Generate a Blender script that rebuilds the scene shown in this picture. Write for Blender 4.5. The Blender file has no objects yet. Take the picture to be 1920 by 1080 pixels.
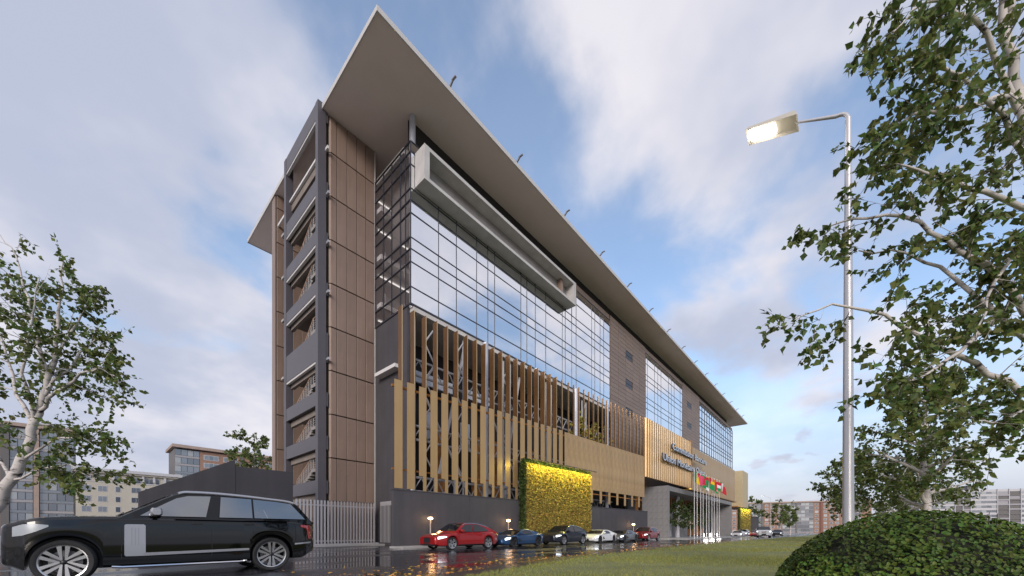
import bpy, bmesh, math, random
from mathutils import Vector, Matrix
random.seed(11)
R = math.radians
scene = bpy.context.scene
COL = scene.collection

# ------------------------------------------------------------------ camera
cam_d = bpy.data.cameras.new("camera")
cam_d.sensor_width = 36.0
cam_d.lens = 13.21
cam_d.shift_y = 0.238
cam_d.clip_start = 0.05
cam_d.clip_end = 6000
cam = bpy.data.objects.new("camera", cam_d)
COL.objects.link(cam)
cam.location = (0, 0, 1.0)
cam.rotation_euler = (R(90), 0, R(41.44 - 90))
scene.camera = cam

# ------------------------------------------------------------------ sky and sun
CLOUD_A, CLOUD_B, CLOUD_C, CLOUD_S = (13.3, 2.2, 0.0), (2.0, 2.0, 3.0), (1.0, 9.0, 0.0), 0.60
SUN_EL, SUN_AZ = R(20), R(212)      # azimuth measured from +X, counter-clockwise, of the direction TO the sun
world = bpy.data.worlds.new("World")
scene.world = world
world.use_nodes = True
wn, wl = world.node_tree.nodes, world.node_tree.links
wn.clear()
def N(t, **k):
    n = wn.new(t)
    for a, b in k.items(): setattr(n, a, b)
    return n
w_out = N("ShaderNodeOutputWorld")
sky = N("ShaderNodeTexSky", sky_type='NISHITA')
sky.sun_disc = False
sky.sun_elevation = SUN_EL
sky.sun_rotation = R(90) - SUN_AZ
sky.air_density = 1.0; sky.dust_density = 1.6; sky.ozone_density = 1.6
bg1 = N("ShaderNodeBackground"); bg1.inputs[1].default_value = 0.15
wl.new(sky.outputs[0], bg1.inputs[0])
tc = N("ShaderNodeTexCoord")
sep = N("ShaderNodeSeparateXYZ"); wl.new(tc.outputs['Generated'], sep.inputs[0])
def M(op, a, b=None, c=None):
    n = N("ShaderNodeMath", operation=op)
    for i, v in enumerate((a, b, c)):
        if v is None: continue
        if isinstance(v, (int, float)): n.inputs[i].default_value = v
        else: wl.new(v, n.inputs[i])
    return n.outputs[0]
zz = M('ADD', M('MAXIMUM', sep.outputs[2], 0.0), 0.30)
cmb = N("ShaderNodeCombineXYZ")
wl.new(M('DIVIDE', sep.outputs[0], zz), cmb.inputs[0]); wl.new(M('DIVIDE', sep.outputs[1], zz), cmb.inputs[1])
def cloud_noise(scale, detail, rough, loc, dist=0.0):
    n = N("ShaderNodeTexNoise"); n.inputs['Scale'].default_value = scale; n.inputs['Detail'].default_value = detail; n.inputs['Roughness'].default_value = rough; n.inputs['Distortion'].default_value = dist
    m = N("ShaderNodeMapping"); m.inputs['Location'].default_value = loc; wl.new(cmb.outputs[0], m.inputs[0]); wl.new(m.outputs[0], n.inputs['Vector'])
    return n.outputs[0]
def smoothr(v, a, b, lo=0.0, hi=1.0):
    r = N("ShaderNodeMapRange", interpolation_type='SMOOTHSTEP'); r.inputs['From Min'].default_value = a; r.inputs['From Max'].default_value = b
    r.inputs['To Min'].default_value = lo; r.inputs['To Max'].default_value = hi; wl.new(v, r.inputs['Value']); return r.outputs[0]
big = cloud_noise(0.75, 3, .45, CLOUD_A)                 # where the cloud banks lie
puff = cloud_noise(3.0, 7, .50, CLOUD_B, .2)            # their ragged detail
# heavier cloud towards the left of the street, broken cloud towards its far end
bias = M('ADD', M('MULTIPLY', M('MAXIMUM', M('SUBTRACT', sep.outputs[1], sep.outputs[0]), 0.0), 0.17), M('MULTIPLY', sep.outputs[0], -0.045))
cov = M('ADD', M('ADD', M('MULTIPLY', big, 0.66), M('MULTIPLY', puff, 0.56)), bias)
mask = smoothr(cov, 0.545, 0.685, 0.10, 0.97)
shade = cloud_noise(1.5, 5, .55, CLOUD_C)
ccol = N("ShaderNodeMixRGB"); ccol.inputs[1].default_value = (0.46, 0.50, 0.63, 1); ccol.inputs[2].default_value = (0.78, 0.755, 0.80, 1)
wl.new(smoothr(shade, 0.36, 0.64), ccol.inputs[0])
bg2 = N("ShaderNodeBackground"); bg2.inputs[1].default_value = CLOUD_S
# banks near the horizon thin into grey-blue haze
hz = N("ShaderNodeMixRGB"); hz.inputs[1].default_value = (0.50, 0.52, 0.63, 1); wl.new(smoothr(sep.outputs[2], 0.0, 0.26, 0.10, 1.0), hz.inputs[0]); wl.new(ccol.outputs[0], hz.inputs[2])
wl.new(hz.outputs[0], bg2.inputs[0])
mixw = N("ShaderNodeMixShader")
fac = M('MAXIMUM', mask, smoothr(sep.outputs[2], -0.02, 0.50, 0.97, 0.0))
wl.new(fac, mixw.inputs[0]); wl.new(bg1.outputs[0], mixw.inputs[1]); wl.new(bg2.outputs[0], mixw.inputs[2])
wl.new(mixw.outputs[0], w_out.inputs[0])

sun_d = bpy.data.lights.new("sun", 'SUN'); sun_d.energy = 1.3; sun_d.angle = R(22); sun_d.color = (1.0, 0.93, 0.86)
sun = bpy.data.objects.new("sun", sun_d); COL.objects.link(sun)
_sd = Vector((math.cos(SUN_EL)*math.cos(SUN_AZ), math.cos(SUN_EL)*math.sin(SUN_AZ), math.sin(SUN_EL)))
sun.rotation_euler = (-_sd).to_track_quat('-Z', 'Y').to_euler()
sun.location = (0, 0, 60)
scene.view_settings.view_transform = 'Standard'
scene.view_settings.look = 'None'
scene.view_settings.exposure = 0.92
scene.view_settings.gamma = 1.0
scene.view_settings.use_curve_mapping = False

# ------------------------------------------------------------------ materials
MATS = {}
def mat(name, col, rough=0.6, metal=0.0, var=0.0, vscale=3.0, bump=0.0, bscale=20.0, spec=0.5, coat=0.0, tint=False, emit=None, estr=0.0, stretch=None, ior=1.45, rvar=0.0, streak=0.0, orand=0.0):
    m = bpy.data.materials.new(name); m.use_nodes = True
    nt = m.node_tree; b = nt.nodes["Principled BSDF"]
    b.inputs['Base Color'].default_value = (*col, 1); b.inputs['Roughness'].default_value = rough
    b.inputs['Metallic'].default_value = metal; b.inputs['IOR'].default_value = ior
    b.inputs['Specular IOR Level'].default_value = spec; b.inputs['Coat Weight'].default_value = coat; b.inputs['Coat Roughness'].default_value = 0.03
    if emit: b.inputs['Emission Color'].default_value = (*emit, 1); b.inputs['Emission Strength'].default_value = estr
    L = nt.links.new
    def node(t): return nt.nodes.new(t)
    if var or bump or rvar or streak:
        t = node("ShaderNodeTexCoord"); mp = node("ShaderNodeMapping"); L(t.outputs['Object'], mp.inputs[0])
        if stretch: mp.inputs['Scale'].default_value = stretch
    src = None
    if var:
        n = node("ShaderNodeTexNoise"); n.inputs['Scale'].default_value = vscale; n.inputs['Detail'].default_value = 5; n.inputs['Roughness'].default_value = .6
        L(mp.outputs[0], n.inputs['Vector'])
        r = node("ShaderNodeMapRange"); r.inputs['From Min'].default_value = .28; r.inputs['From Max'].default_value = .72
        r.inputs['To Min'].default_value = 1-var; r.inputs['To Max'].default_value = 1+var; L(n.outputs[0], r.inputs['Value'])
        x = node("ShaderNodeMixRGB"); x.blend_type = 'MULTIPLY'; x.inputs[0].default_value = 1; x.inputs[1].default_value = (*col, 1); L(r.outputs[0], x.inputs[2])
        src = x.outputs[0]
    if streak:
        n = node("ShaderNodeTexNoise"); n.inputs['Scale'].default_value = 1.0; n.inputs['Detail'].default_value = 4
        mp2 = node("ShaderNodeMapping"); mp2.inputs['Scale'].default_value = (2.2, 2.2, .18); L(t.outputs['Object'], mp2.inputs[0]); L(mp2.outputs[0], n.inputs['Vector'])
        r = node("ShaderNodeMapRange"); r.inputs['From Min'].default_value = .35; r.inputs['From Max'].default_value = .7
        r.inputs['To Min'].default_value = 1-streak; r.inputs['To Max'].default_value = 1+streak*.5; L(n.outputs[0], r.inputs['Value'])
        x = node("ShaderNodeMixRGB"); x.blend_type = 'MULTIPLY'; x.inputs[0].default_value = 1; x.inputs[1].default_value = (*col, 1)
        if src: L(src, x.inputs[1])
        L(r.outputs[0], x.inputs[2]); src = x.outputs[0]
    if tint:
        a = node("ShaderNodeAttribute"); a.attribute_name = "tint"
        x = node("ShaderNodeMixRGB"); x.blend_type = 'MULTIPLY'; x.inputs[0].default_value = 1; x.inputs[1].default_value = (*col, 1)
        if src: L(src, x.inputs[1])
        L(a.outputs['Color'], x.inputs[2]); src = x.outputs[0]
    if orand:
        oi = node("ShaderNodeObjectInfo"); r = node("ShaderNodeMapRange"); r.inputs['To Min'].default_value = 1-orand; r.inputs['To Max'].default_value = 1+orand; L(oi.outputs['Random'], r.inputs['Value'])
        x = node("ShaderNodeMixRGB"); x.blend_type = 'MULTIPLY'; x.inputs[0].default_value = 1; x.inputs[1].default_value = (*col, 1)
        if src: L(src, x.inputs[1])
        L(r.outputs[0], x.inputs[2]); src = x.outputs[0]
    if src: L(src, b.inputs['Base Color'])
    if rvar:
        n = node("ShaderNodeTexNoise"); n.inputs['Scale'].default_value = vscale*.7; n.inputs['Detail'].default_value = 4; L(mp.outputs[0], n.inputs['Vector'])
        r = node("ShaderNodeMapRange"); r.inputs['From Min'].default_value = .35; r.inputs['From Max'].default_value = .65
        r.inputs['To Min'].default_value = max(.02, rough-rvar); r.inputs['To Max'].default_value = rough+rvar; L(n.outputs[0], r.inputs['Value']); L(r.outputs[0], b.inputs['Roughness'])
    if bump:
        n = node("ShaderNodeTexNoise"); n.inputs['Scale'].default_value = bscale; n.inputs['Detail'].default_value = 4; L(mp.outputs[0], n.inputs['Vector'])
        bp = node("ShaderNodeBump"); bp.inputs['Strength'].default_value = bump; bp.inputs['Distance'].default_value = .02; L(n.outputs[0], bp.inputs['Height']); L(bp.outputs[0], b.inputs['Normal'])
    MATS[name] = m
    return m

def glass_mat(name, refl, tintc, gl=(0.88, 0.92, 1.0), rough=0.0, wav=0.0, top=.5):
    m = bpy.data.materials.new(name); m.use_nodes = True; nt = m.node_tree; nt.nodes.clear(); L = nt.links.new
    o = nt.nodes.new("ShaderNodeOutputMaterial"); mx = nt.nodes.new("ShaderNodeMixShader")
    tr = nt.nodes.new("ShaderNodeBsdfTransparent"); tr.inputs[0].default_value = (*tintc, 1)
    g = nt.nodes.new("ShaderNodeBsdfGlossy"); g.inputs['Color'].default_value = (*gl, 1); g.inputs['Roughness'].default_value = rough
    lw = nt.nodes.new("ShaderNodeLayerWeight"); lw.inputs[0].default_value = .35
    mr = nt.nodes.new("ShaderNodeMapRange"); mr.inputs['To Min'].default_value = refl; mr.inputs['To Max'].default_value = min(1, refl+top)
    L(lw.outputs['Fresnel'], mr.inputs['Value']); L(mr.outputs[0], mx.inputs[0]); L(tr.outputs[0], mx.inputs[1]); L(g.outputs[0], mx.inputs[2]); L(mx.outputs[0], o.inputs[0])
    if wav:
        t = nt.nodes.new("ShaderNodeTexCoord"); n = nt.nodes.new("ShaderNodeTexNoise"); n.inputs['Scale'].default_value = .6; n.inputs['Detail'].default_value = 1; L(t.outputs['Object'], n.inputs['Vector'])
        bp = nt.nodes.new("ShaderNodeBump"); bp.inputs['Strength'].default_value = wav; bp.inputs['Distance'].default_value = .05; L(n.outputs[0], bp.inputs['Height']); L(bp.outputs[0], g.inputs['Normal'])
    MATS[name] = m
    return m

mat('soffit', (.74, .625, .585), .75, var=.06, vscale=.35)
mat('fascia', (.50, .475, .465), .5, var=.05)
mat('bronze', (.255, .180, .145), .42, metal=.15, var=.07, vscale=.6, streak=.12, orand=.07)
mat('bronze_tile', (.205, .148, .118), .5, metal=.1, var=.10, vscale=.8, orand=.08)
mat('dark_joint', (.02, .016, .015), .8)
mat('steel_dark', (.082, .075, .088), .45, var=.06, vscale=1.0)
mat('charcoal', (.060, .056, .064), .7, var=.10, vscale=.7, streak=.10)
mat('white_trim', (.62, .60, .60), .5)
mat('concrete', (.46, .44, .43), .7, var=.13, vscale=1.1, bump=.15, bscale=6)
mat('concrete_dark', (.235, .215, .205), .75, var=.14, vscale=.9, bump=.1)
mat('gold', (.43, .275, .125), .42, metal=.45, var=.08, vscale=.9, stretch=(1, 1, .35), rvar=.08, orand=.05, streak=.08)
mat('gold_worn', (.43, .28, .135), .44, metal=.4, orand=.04, var=.24, vscale=1.3, stretch=(1, 1, .8), rvar=.10)
mat('fin', (.175, .088, .036), .42, metal=.35, var=.28, vscale=1.6, stretch=(1, 1, .3))
mat('fin_edge', (.50, .36, .20), .4, metal=.4)
mat('rust', (.30, .13, .035), .55, var=.3, vscale=2)
mat('mullion', (.035, .037, .05), .4)
mat('steel_grey', (.42, .42, .47), .4, metal=.3, var=.06)
mat('truss', (.36, .355, .38), .45)
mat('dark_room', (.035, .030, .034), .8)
mat('stair_concrete', (.21, .175, .155), .8, var=.15, vscale=1)
mat('interior', (.50, .47, .455), .8, var=.2, vscale=.5)
mat('louvre', (.36, .345, .34), .6)
glass_mat('glass_front', .86, (.80, .83, .87), gl=(.97, .98, 1.0), wav=.05)
glass_mat('glass_end', .03, (.97, .97, .98), gl=(.9, .9, .95), top=.22)
mat('letters', (.55, .55, .58), .25, metal=.7)
mat('letters_side', (.06, .06, .075), .4)
mat('lit_slot', (.9, .6, .1), .5, emit=(1.0, .62, .12), estr=1.6)

# ------------------------------------------------------------------ mesh helpers
class MB:
    def __init__(s): s.v = []; s.f = []; s.m = []; s.t = []
    def add(s, vs, fs, m=0, tint=None):
        b = len(s.v); s.v += [tuple(p) for p in vs]
        for f in fs: s.f.append(tuple(i+b for i in f)); s.m.append(m); s.t.append(tint)
        return s
    def box(s, a, b, m=0):
        x0, y0, z0 = a; x1, y1, z1 = b
        return s.add([(x0,y0,z0),(x1,y0,z0),(x1,y1,z0),(x0,y1,z0),(x0,y0,z1),(x1,y0,z1),(x1,y1,z1),(x0,y1,z1)],
                     [(0,3,2,1),(4,5,6,7),(0,1,5,4),(1,2,6,5),(2,3,7,6),(3,0,4,7)], m)
    def prism(s, poly, d, m=0):
        """poly: list of 3D points (planar), d: extrusion vector"""
        n = len(poly); d = Vector(d); P = [Vector(p) for p in poly]
        nrm = Vector((0,0,0))
        for i in range(n): nrm += P[i].cross(P[(i+1) % n])
        if nrm.dot(d) > 0: P = P[::-1]
        vs = P+[p+d for p in P]
        fs = [tuple(range(n)), tuple(range(2*n-1, n-1, -1))]+[(i, i+n, (i+1) % n+n, (i+1) % n) for i in range(n)]
        return s.add(vs, [f if k < 2 else f[::-1] for k, f in enumerate(fs)] if False else fs, m)
    def tube(s, pts, rad, n=6, m=0, cap=True):
        pts = [Vector(p) for p in pts]
        if not isinstance(rad, (list, tuple)): rad = [rad]*len(pts)
        b = len(s.v); up = None
        for i, p in enumerate(pts):
            t = (pts[min(i+1, len(pts)-1)]-pts[max(i-1, 0)])
            if t.length < 1e-9: t = Vector((0,0,1))
            t.normalize()
            if up is None: up = t.orthogonal().normalized()
            else:
                up = up-t*up.dot(t)
                up = up.normalized() if up.length > 1e-6 else t.orthogonal().normalized()
            w = t.cross(up)
            for k in range(n):
                a = 2*math.pi*k/n
                s.v.append(tuple(p+(up*math.cos(a)+w*math.sin(a))*rad[i]))
        for i in range(len(pts)-1):
            for k in range(n):
                s.f.append((b+i*n+k, b+i*n+(k+1) % n, b+(i+1)*n+(k+1) % n, b+(i+1)*n+k)); s.m.append(m); s.t.append(None)
        if cap:
            s.f.append(tuple(b+k for k in range(n))[::-1]); s.m.append(m); s.t.append(None)
            e = b+(len(pts)-1)*n; s.f.append(tuple(e+k for k in range(n))); s.m.append(m); s.t.append(None)
        return s
    def lathe(s, prof, n=24, axis='z', origin=(0,0,0), m=0):
        """prof: (radius, height) pairs"""
        b = len(s.v); o = Vector(origin)
        for r, h in prof:
            for k in range(n):
                a = 2*math.pi*k/n; c, d = r*math.cos(a), r*math.sin(a)
                p = (c, d, h) if axis == 'z' else ((c, h, -d) if axis == 'y' else (h, c, d))
                s.v.append(tuple(o+Vector(p)))
        for i in range(len(prof)-1):
            for k in range(n):
                s.f.append((b+i*n+k, b+i*n+(k+1) % n, b+(i+1)*n+(k+1) % n, b+(i+1)*n+k)); s.m.append(m); s.t.append(None)
        return s
    def mesh(s, name, mats, smooth=None):
        me = bpy.data.meshes.new(name); me.from_pydata(s.v, [], s.f)
        for q in (mats if isinstance(mats, (list, tuple)) else [mats]): me.materials.append(MATS[q] if isinstance(q, str) else q)
        if any(s.m): me.polygons.foreach_set('material_index', s.m)
        if any(x is not None for x in s.t):
            at = me.color_attributes.new("tint", 'FLOAT_COLOR', 'CORNER'); buf = []
            for f, x in zip(s.f, s.t): buf += [*(x or (1, 1, 1)), 1.0]*len(f)
            at.data.foreach_set('color', buf)
        if smooth is not None:
            me.polygons.foreach_set('use_smooth', [True]*len(me.polygons)); me.set_sharp_from_angle(angle=R(smooth))
        me.update()
        return me

WL = {}
def link(o, parent=None, loc=(0, 0, 0)):
    COL.objects.link(o); loc = Vector(loc)
    if parent is not None: o.parent = parent; o.location = loc-WL[parent.name]
    else: o.location = loc
    WL[o.name] = loc
    return o
def tag(o, label=None, cat=None, group=None, kind=None):
    if label: o['label'] = label
    if cat: o['category'] = cat
    if group: o['group'] = group
    if kind: o['kind'] = kind
    return o
def thing(name, loc, label, cat, group=None):
    return tag(link(bpy.data.objects.new(name, None), None, loc), label, cat, group)
def obj(name, mb, mats, parent=None, loc=(0, 0, 0), smooth=None, fix=True):
    me = mb.mesh(name, mats, smooth) if isinstance(mb, MB) else mb
    if isinstance(mb, MB) and fix:
        b = bmesh.new(); b.from_mesh(me); bmesh.ops.recalc_face_normals(b, faces=b.faces); b.to_mesh(me); b.free()
    return link(bpy.data.objects.new(name, me), parent, loc)
_bc = {}
def box(name, a, b, m, parent=None, bev=0.0):
    """one box as an object of its own; alike boxes share mesh data"""
    c = tuple((p+q)/2 for p, q in zip(a, b)); d = tuple(round(abs(q-p), 4) for p, q in zip(a, b)); k = (d, m, bev)
    if k not in _bc:
        mb = MB().box([-x/2 for x in d], [x/2 for x in d]); me = mb.mesh(name, m)
        if bev:
            bm = bmesh.new(); bm.from_mesh(me); bmesh.ops.bevel(bm, geom=list(bm.edges), offset=bev, segments=1, affect='EDGES'); bm.to_mesh(me); bm.free()
        _bc[k] = me
    return link(bpy.data.objects.new(name, _bc[k]), parent, c)
def text_mesh(txt):
    cu = bpy.data.curves.new('letter', 'FONT'); cu.body = txt; cu.size = 1.0; cu.extrude = .11; cu.offset = .012; cu.resolution_u = 3
    o = bpy.data.objects.new('tmp', cu); COL.objects.link(o)
    bpy.context.view_layer.update()
    me = bpy.data.meshes.new_from_object(o.evaluated_get(bpy.context.evaluated_depsgraph_get())); COL.objects.unlink(o); bpy.data.objects.remove(o)
    return me
TXT = {}
for _t in ("Commission Bancaire", "Union Mon\u00e9taire Ouest"):
    for _i, _c in enumerate(_t):
        for _q in (_t[:_i+1], _c):
            if _q not in TXT and not _q.endswith(' '): TXT[_q] = text_mesh(_q)
# ------------------------------------------------------------------ ground, road, pavement, lawn
def wet_asphalt():
    m = bpy.data.materials.new('wet_asphalt'); m.use_nodes = True; nt = m.node_tree; b = nt.nodes["Principled BSDF"]; L = nt.links.new
    t = nt.nodes.new("ShaderNodeTexCoord")
    def noise(sc, det, stretch=None):
        n = nt.nodes.new("ShaderNodeTexNoise"); n.inputs['Scale'].default_value = sc; n.inputs['Detail'].default_value = det
        mp = nt.nodes.new("ShaderNodeMapping"); L(t.outputs['Object'], mp.inputs[0]); L(mp.outputs[0], n.inputs['Vector'])
        if stretch: mp.inputs['Scale'].default_value = stretch
        return n.outputs[0]
    def mr(v, a, b_, c, d):
        r = nt.nodes.new("ShaderNodeMapRange"); r.inputs['From Min'].default_value = a; r.inputs['From Max'].default_value = b_; r.inputs['To Min'].default_value = c; r.inputs['To Max'].default_value = d
        L(v, r.inputs['Value']); return r.outputs[0]
    wet = noise(.45, 4, (.5, 1.3, 1))
    L(mr(wet, .42, .60, .06, .34), b.inputs['Roughness'])
    cr = nt.nodes.new("ShaderNodeMixRGB"); cr.inputs[1].default_value = (.016, .016, .020, 1); cr.inputs[2].default_value = (.045, .044, .050, 1)
    L(mr(wet, .40, .62, 0, 1), cr.inputs[0])
    x = nt.nodes.new("ShaderNodeMixRGB"); x.blend_type = 'MULTIPLY'; x.inputs[0].default_value = 1
    L(cr.outputs[0], x.inputs[1]); L(mr(noise(60, 3), .3, .7, .7, 1.3), x.inputs[2]); L(x.outputs[0], b.inputs['Base Color'])
    bp = nt.nodes.new("ShaderNodeBump"); bp.inputs['Strength'].default_value = .22; bp.inputs['Distance'].default_value = .006
    ad = nt.nodes.new("ShaderNodeMath"); ad.operation = 'MULTIPLY'; L(noise(9, 5), ad.inputs[0]); L(mr(wet, .42, .60, .25, 1), ad.inputs[1]); L(ad.outputs[0], bp.inputs['Height']); L(bp.outputs[0], b.inputs['Normal'])
    MATS['wet_asphalt'] = m
wet_asphalt()
mat('earth', (.30, .29, .27), .9, var=.2, vscale=.05)
mat('lawn_soil', (.165, .175, .07), .95, var=.25, vscale=.8, bump=.4, bscale=30)
mat('damp_kerb', (.030, .030, .034), .32, var=.15, vscale=1.5, bump=.2, bscale=15)
mat('paving', (.34, .33, .33), .55, var=.15, vscale=1.2)
def sheet(name, x0, y0, x1, y1, z, m):
    o = obj(name, MB().add([(x0,y0,z),(x1,y0,z),(x1,y1,z),(x0,y1,z)], [(0,1,2,3)]), m)
    return tag(o, kind='structure')
sheet('ground', -1500, -1500, 2500, 1500, -.03, 'earth')
sheet('road', -60, 3.0, 420, 19.2, 0.0, 'wet_asphalt')
sheet('driveway', -20, 19.2, 18, 26.9, -.004, 'wet_asphalt')
def edge_y(x):      # lawn edge, bending slightly towards the camera
    for (a, b), (c, d) in zip(LE[:-1], LE[1:]):
        if x <= c: return b+(d-b)*(x-a)/(c-a)
    return LE[-1][1]
LE = [(-60, 4.0), (3.0, 5.2), (6.5, 6.0), (11.5, 6.9), (22, 7.55), (45, 7.6), (80, 6.9), (420, 6.9)]
mb = MB(); xk = [-60, -20, 0, 3, 5, 6.5, 8, 10, 11.5, 15, 18, 22, 30, 45, 60, 80, 150, 420]
for x in xk:
    e = edge_y(x); w = .95+.25*min(1, max(0, (14-x)/10))
    mb.v += [(x, e-.06, .075), (x, e+.10, .07), (x, e+w*.9, .035), (x, e+w, -.02)]
for i in range(len(xk)-1):
    for j in range(3): a = i*4+j; mb.f.append((a, a+4, a+5, a+1)); mb.m.append(0); mb.t.append(None)
tag(obj('kerb', mb, 'damp_kerb'), kind='structure')
# lawn: gently uneven sheet
mb = MB(); nx, ny = 90, 24
xs = [-15+ (i/nx)**1.6*300 for i in range(nx+1)]; ys = [-(j/ny)**1.5*60 for j in range(ny+1)]
for x in xs:
    for d in ys: y = edge_y(x)+d; mb.v.append((x, y, .08+.04*math.sin(x*.7+y*.4)*min(1, -d*.5)+.02*math.sin(x*2.3)*math.cos(y*1.9)*min(1, -d)))
for i in range(nx):
    for j in range(ny):
        a = i*(ny+1)+j; mb.f.append((a, a+ny+1, a+ny+2, a+1)); mb.m.append(0); mb.t.append(None)
tag(obj('lawn', mb, 'lawn_soil', smooth=60), kind='structure')

# ------------------------------------------------------------------ the office building
XC, YG = 14.85, 22.46
SOF = 30.55
B = thing('office_building', (XC, YG, 0), 'long bronze and glass office building with huge overhanging flat roof and golden slatted screen', 'building')

# roof slab with pale rim and small brackets along the street edge
roof = obj('roof', MB().box((10.93,19.84,SOF), (120,45.6,SOF+.25)), 'soffit', B)
f = MB()
for a, b in (((10.87,19.78,SOF-.05),(120.06,19.84,SOF+.28)), ((10.87,19.84,SOF-.05),(10.93,45.6,SOF+.28)), ((120,19.84,SOF-.05),(120.06,45.6,SOF+.28)), ((10.87,45.6,SOF-.05),(120.06,45.66,SOF+.28))): f.box(a, b)
obj('fascia', f, 'fascia', roof)
mat('bracket', (.25, .24, .25), .5, metal=.4)
br = MB().prism([(-.05,.1,.0),(-.05,.45,.0),(-.05,-.26,.40),(-.05,-.42,.40)], (.10,0,0)); br.box((-.07,-.60,.36),(.07,-.22,.42))
brm = br.mesh('roof_bracket', 'bracket')
for k in range(15): link(bpy.data.objects.new('roof_bracket', brm), roof, (16.2+k*6.9, 19.86, SOF+.25))

# ---- front bronze tower: five columns of tall panels over a dark core, chamfered left edge
ZJ = [.2, 3.16, 6.25, 9.35, 12.45, 15.55, 18.65, 21.74, 24.84, 27.94, SOF-.02]
XV = [11.5, 11.91, 12.65, 13.38, 14.09, 14.80]
t = box('bronze_tower', (11.3, 27.42, 0), (14.8, 29.0, SOF-.03), 'dark_joint', B)
for i in range(5):
    for k in range(10): box('bronze_panel', (XV[i]+.022, 27.30, ZJ[k]+.045), (XV[i+1]-.022, 27.40, ZJ[k+1]-.035), 'bronze', t, .008)
chm = {}
for k in range(10):
    h = round(ZJ[k+1]-ZJ[k]-.07, 3)
    if h not in chm: chm[h] = MB().prism([(11.49-11.4,0,0),(11.22-11.4,.32,0),(11.30-11.4,.40,0),(11.49-11.4,.13,0)], (0,0,h)).mesh('edge_panel', 'bronze')
    link(bpy.data.objects.new('edge_panel', chm[h]), t, (11.4, 27.30, ZJ[k]+.035))
box('edge_trim', (14.80, 27.27, .2), (14.86, 27.45, SOF-.03), 'fascia', t)
# ---- rear bronze wall seen behind and through the stair tower
t = box('rear_bronze_wall', (11.05, 37.35, 0), (19, 38.2, SOF-.03), 'dark_joint', B)
zr = [.2]+[2.2+3.02*k for k in range(10)]+[SOF-.02]
XR = [11.05, 11.55, 12.35, 13.1, 13.85, 14.6]
for i in range(5):
    for k in range(len(zr)-1):
        if zr[k+1]-zr[k] > .3: box('bronze_panel', (XR[i]+.012, 37.22, zr[k]+.035), (XR[i+1]-.012, 37.33, zr[k+1]-.035), 'bronze', t, .008)
box('edge_panel', (10.95, 37.40, .2), (11.04, 38.2, SOF-.05), 'bronze', t)

# ---- dark steel stair tower on the gable end
SX, SY0, SY1 = 10.6, 27.28, 34.0
st = thing_part = link(bpy.data.objects.new('stair_tower', MB().box((SX,SY0,0),(SX+.55,SY0+.42,30.97)).mesh('stair_tower', 'steel_dark')), B, (0,0,0))
box('post', (SX, SY1-.42, 0), (SX+.55, SY1, 30.97), 'steel_dark', st)
box('post', (SX+4.0, SY1-.42, 0), (SX+4.4, SY1, 30.4), 'steel_dark', st)
bands = [(29.83,30.97),(24.60,25.65),(21.14,22.08),(17.66,18.55),(12.95,15.02),(9.84,10.82),(6.79,7.77),(3.70,4.61)]
for i, (a, b) in enumerate(bands):
    box('spandrel', (SX+.02, SY0+.42, a), (SX+.14, SY1-.42, b), 'steel_dark', st)
    box('spandrel', (SX+.55, SY0+.03, a), (SX+.70, SY0+.15, b), 'steel_dark', st)
    if i: box('landing_slab', (SX+.16, SY0+.45, a+.12), (SX+4.3, SY1-.1, a+.34), 'stair_concrete', st)
    if i in (0, 1, 2, 3, 4): box('white_edge', (SX+.04, SY0+.44, a-.16), (SX+.22, SY1-.44, a-.02), 'fascia', st)
    if i: box('floor_beam', (SX+.35, SY0+.5, a-.42), (SX+.6, SY1-.5, a-.03), 'stair_concrete', st)
box('white_edge', (SX+.25, SY0+.44, 27.55), (SX+.4, SY1-.44, 27.72), 'white_trim', st)
box('floor_beam', (SX+.42, SY0+.44, 26.95), (SX+.8, SY1-.3, 27.7), 'stair_concrete', st)
box('bracket_arm', (SX+.5, 26.95, 27.75), (SX+.62, 37.2, 27.95), 'white_trim', st)
# flights of stairs with railings
mat('stair_trim', (.40, .38, .37), .5); mat('handrail', (.45, .28, .20), .5); mat('baluster', (.5, .48, .48), .5)
levels = [b[0]+.34 for b in bands[1:]][::-1]
for k in range(len(levels)-1):
    z0, z1 = levels[k], levels[k+1]
    for (xa, xb, ya, yb, za, zb, nm) in ((SX+.45, SX+1.55, 32.6, 29.3, z0, (z0+z1)/2, 0), (SX+1.8, SX+2.9, 29.3, 32.6, (z0+z1)/2, z1, 1)):
        fl = MB(); n = 9
        for j in range(n):
            u, v = j/n, (j+1)/n
            y0_, y1_ = ya+(yb-ya)*u, ya+(yb-ya)*v; zz_ = za+(zb-za)*v
            fl.box((xa, min(y0_, y1_), zz_-.26), (xb, max(y0_, y1_)-.002, zz_))
        fo = obj('stair_flight', fl, 'concrete_dark', st)
        rl = MB(); xr = xa+.03
        rl.tube([(xr, ya, za+1.0), (xr, yb, zb+1.05), (xr, yb+(-.9 if yb < ya else .9), zb+1.05), (xr, yb+(-.9 if yb < ya else .9), zb+.1)], .035, 5)
        obj('handrail', rl, 'handrail', st)
        rb = MB()
        for q in range(1, 6):
            rl_z = q*.17
            rb.tube([(xr, ya, za+rl_z), (xr, yb, zb+rl_z), (xr, yb+(-.9 if yb < ya else .9), zb+rl_z)], .013, 4)
        for q in range(8):
            u = q/7; rb.tube([(xr, ya+(yb-ya)*u, za+(zb-za)*u), (xr, ya+(yb-ya)*u, za+(zb-za)*u+1.0)], .016, 4)
        obj('balustrade', rb, 'baluster', st)
    box('half_landing', (SX+.3, 28.0, (z0+z1)/2-.25), (SX+2.9, 29.3, (z0+z1)/2-.02), 'concrete_dark', st)
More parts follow.
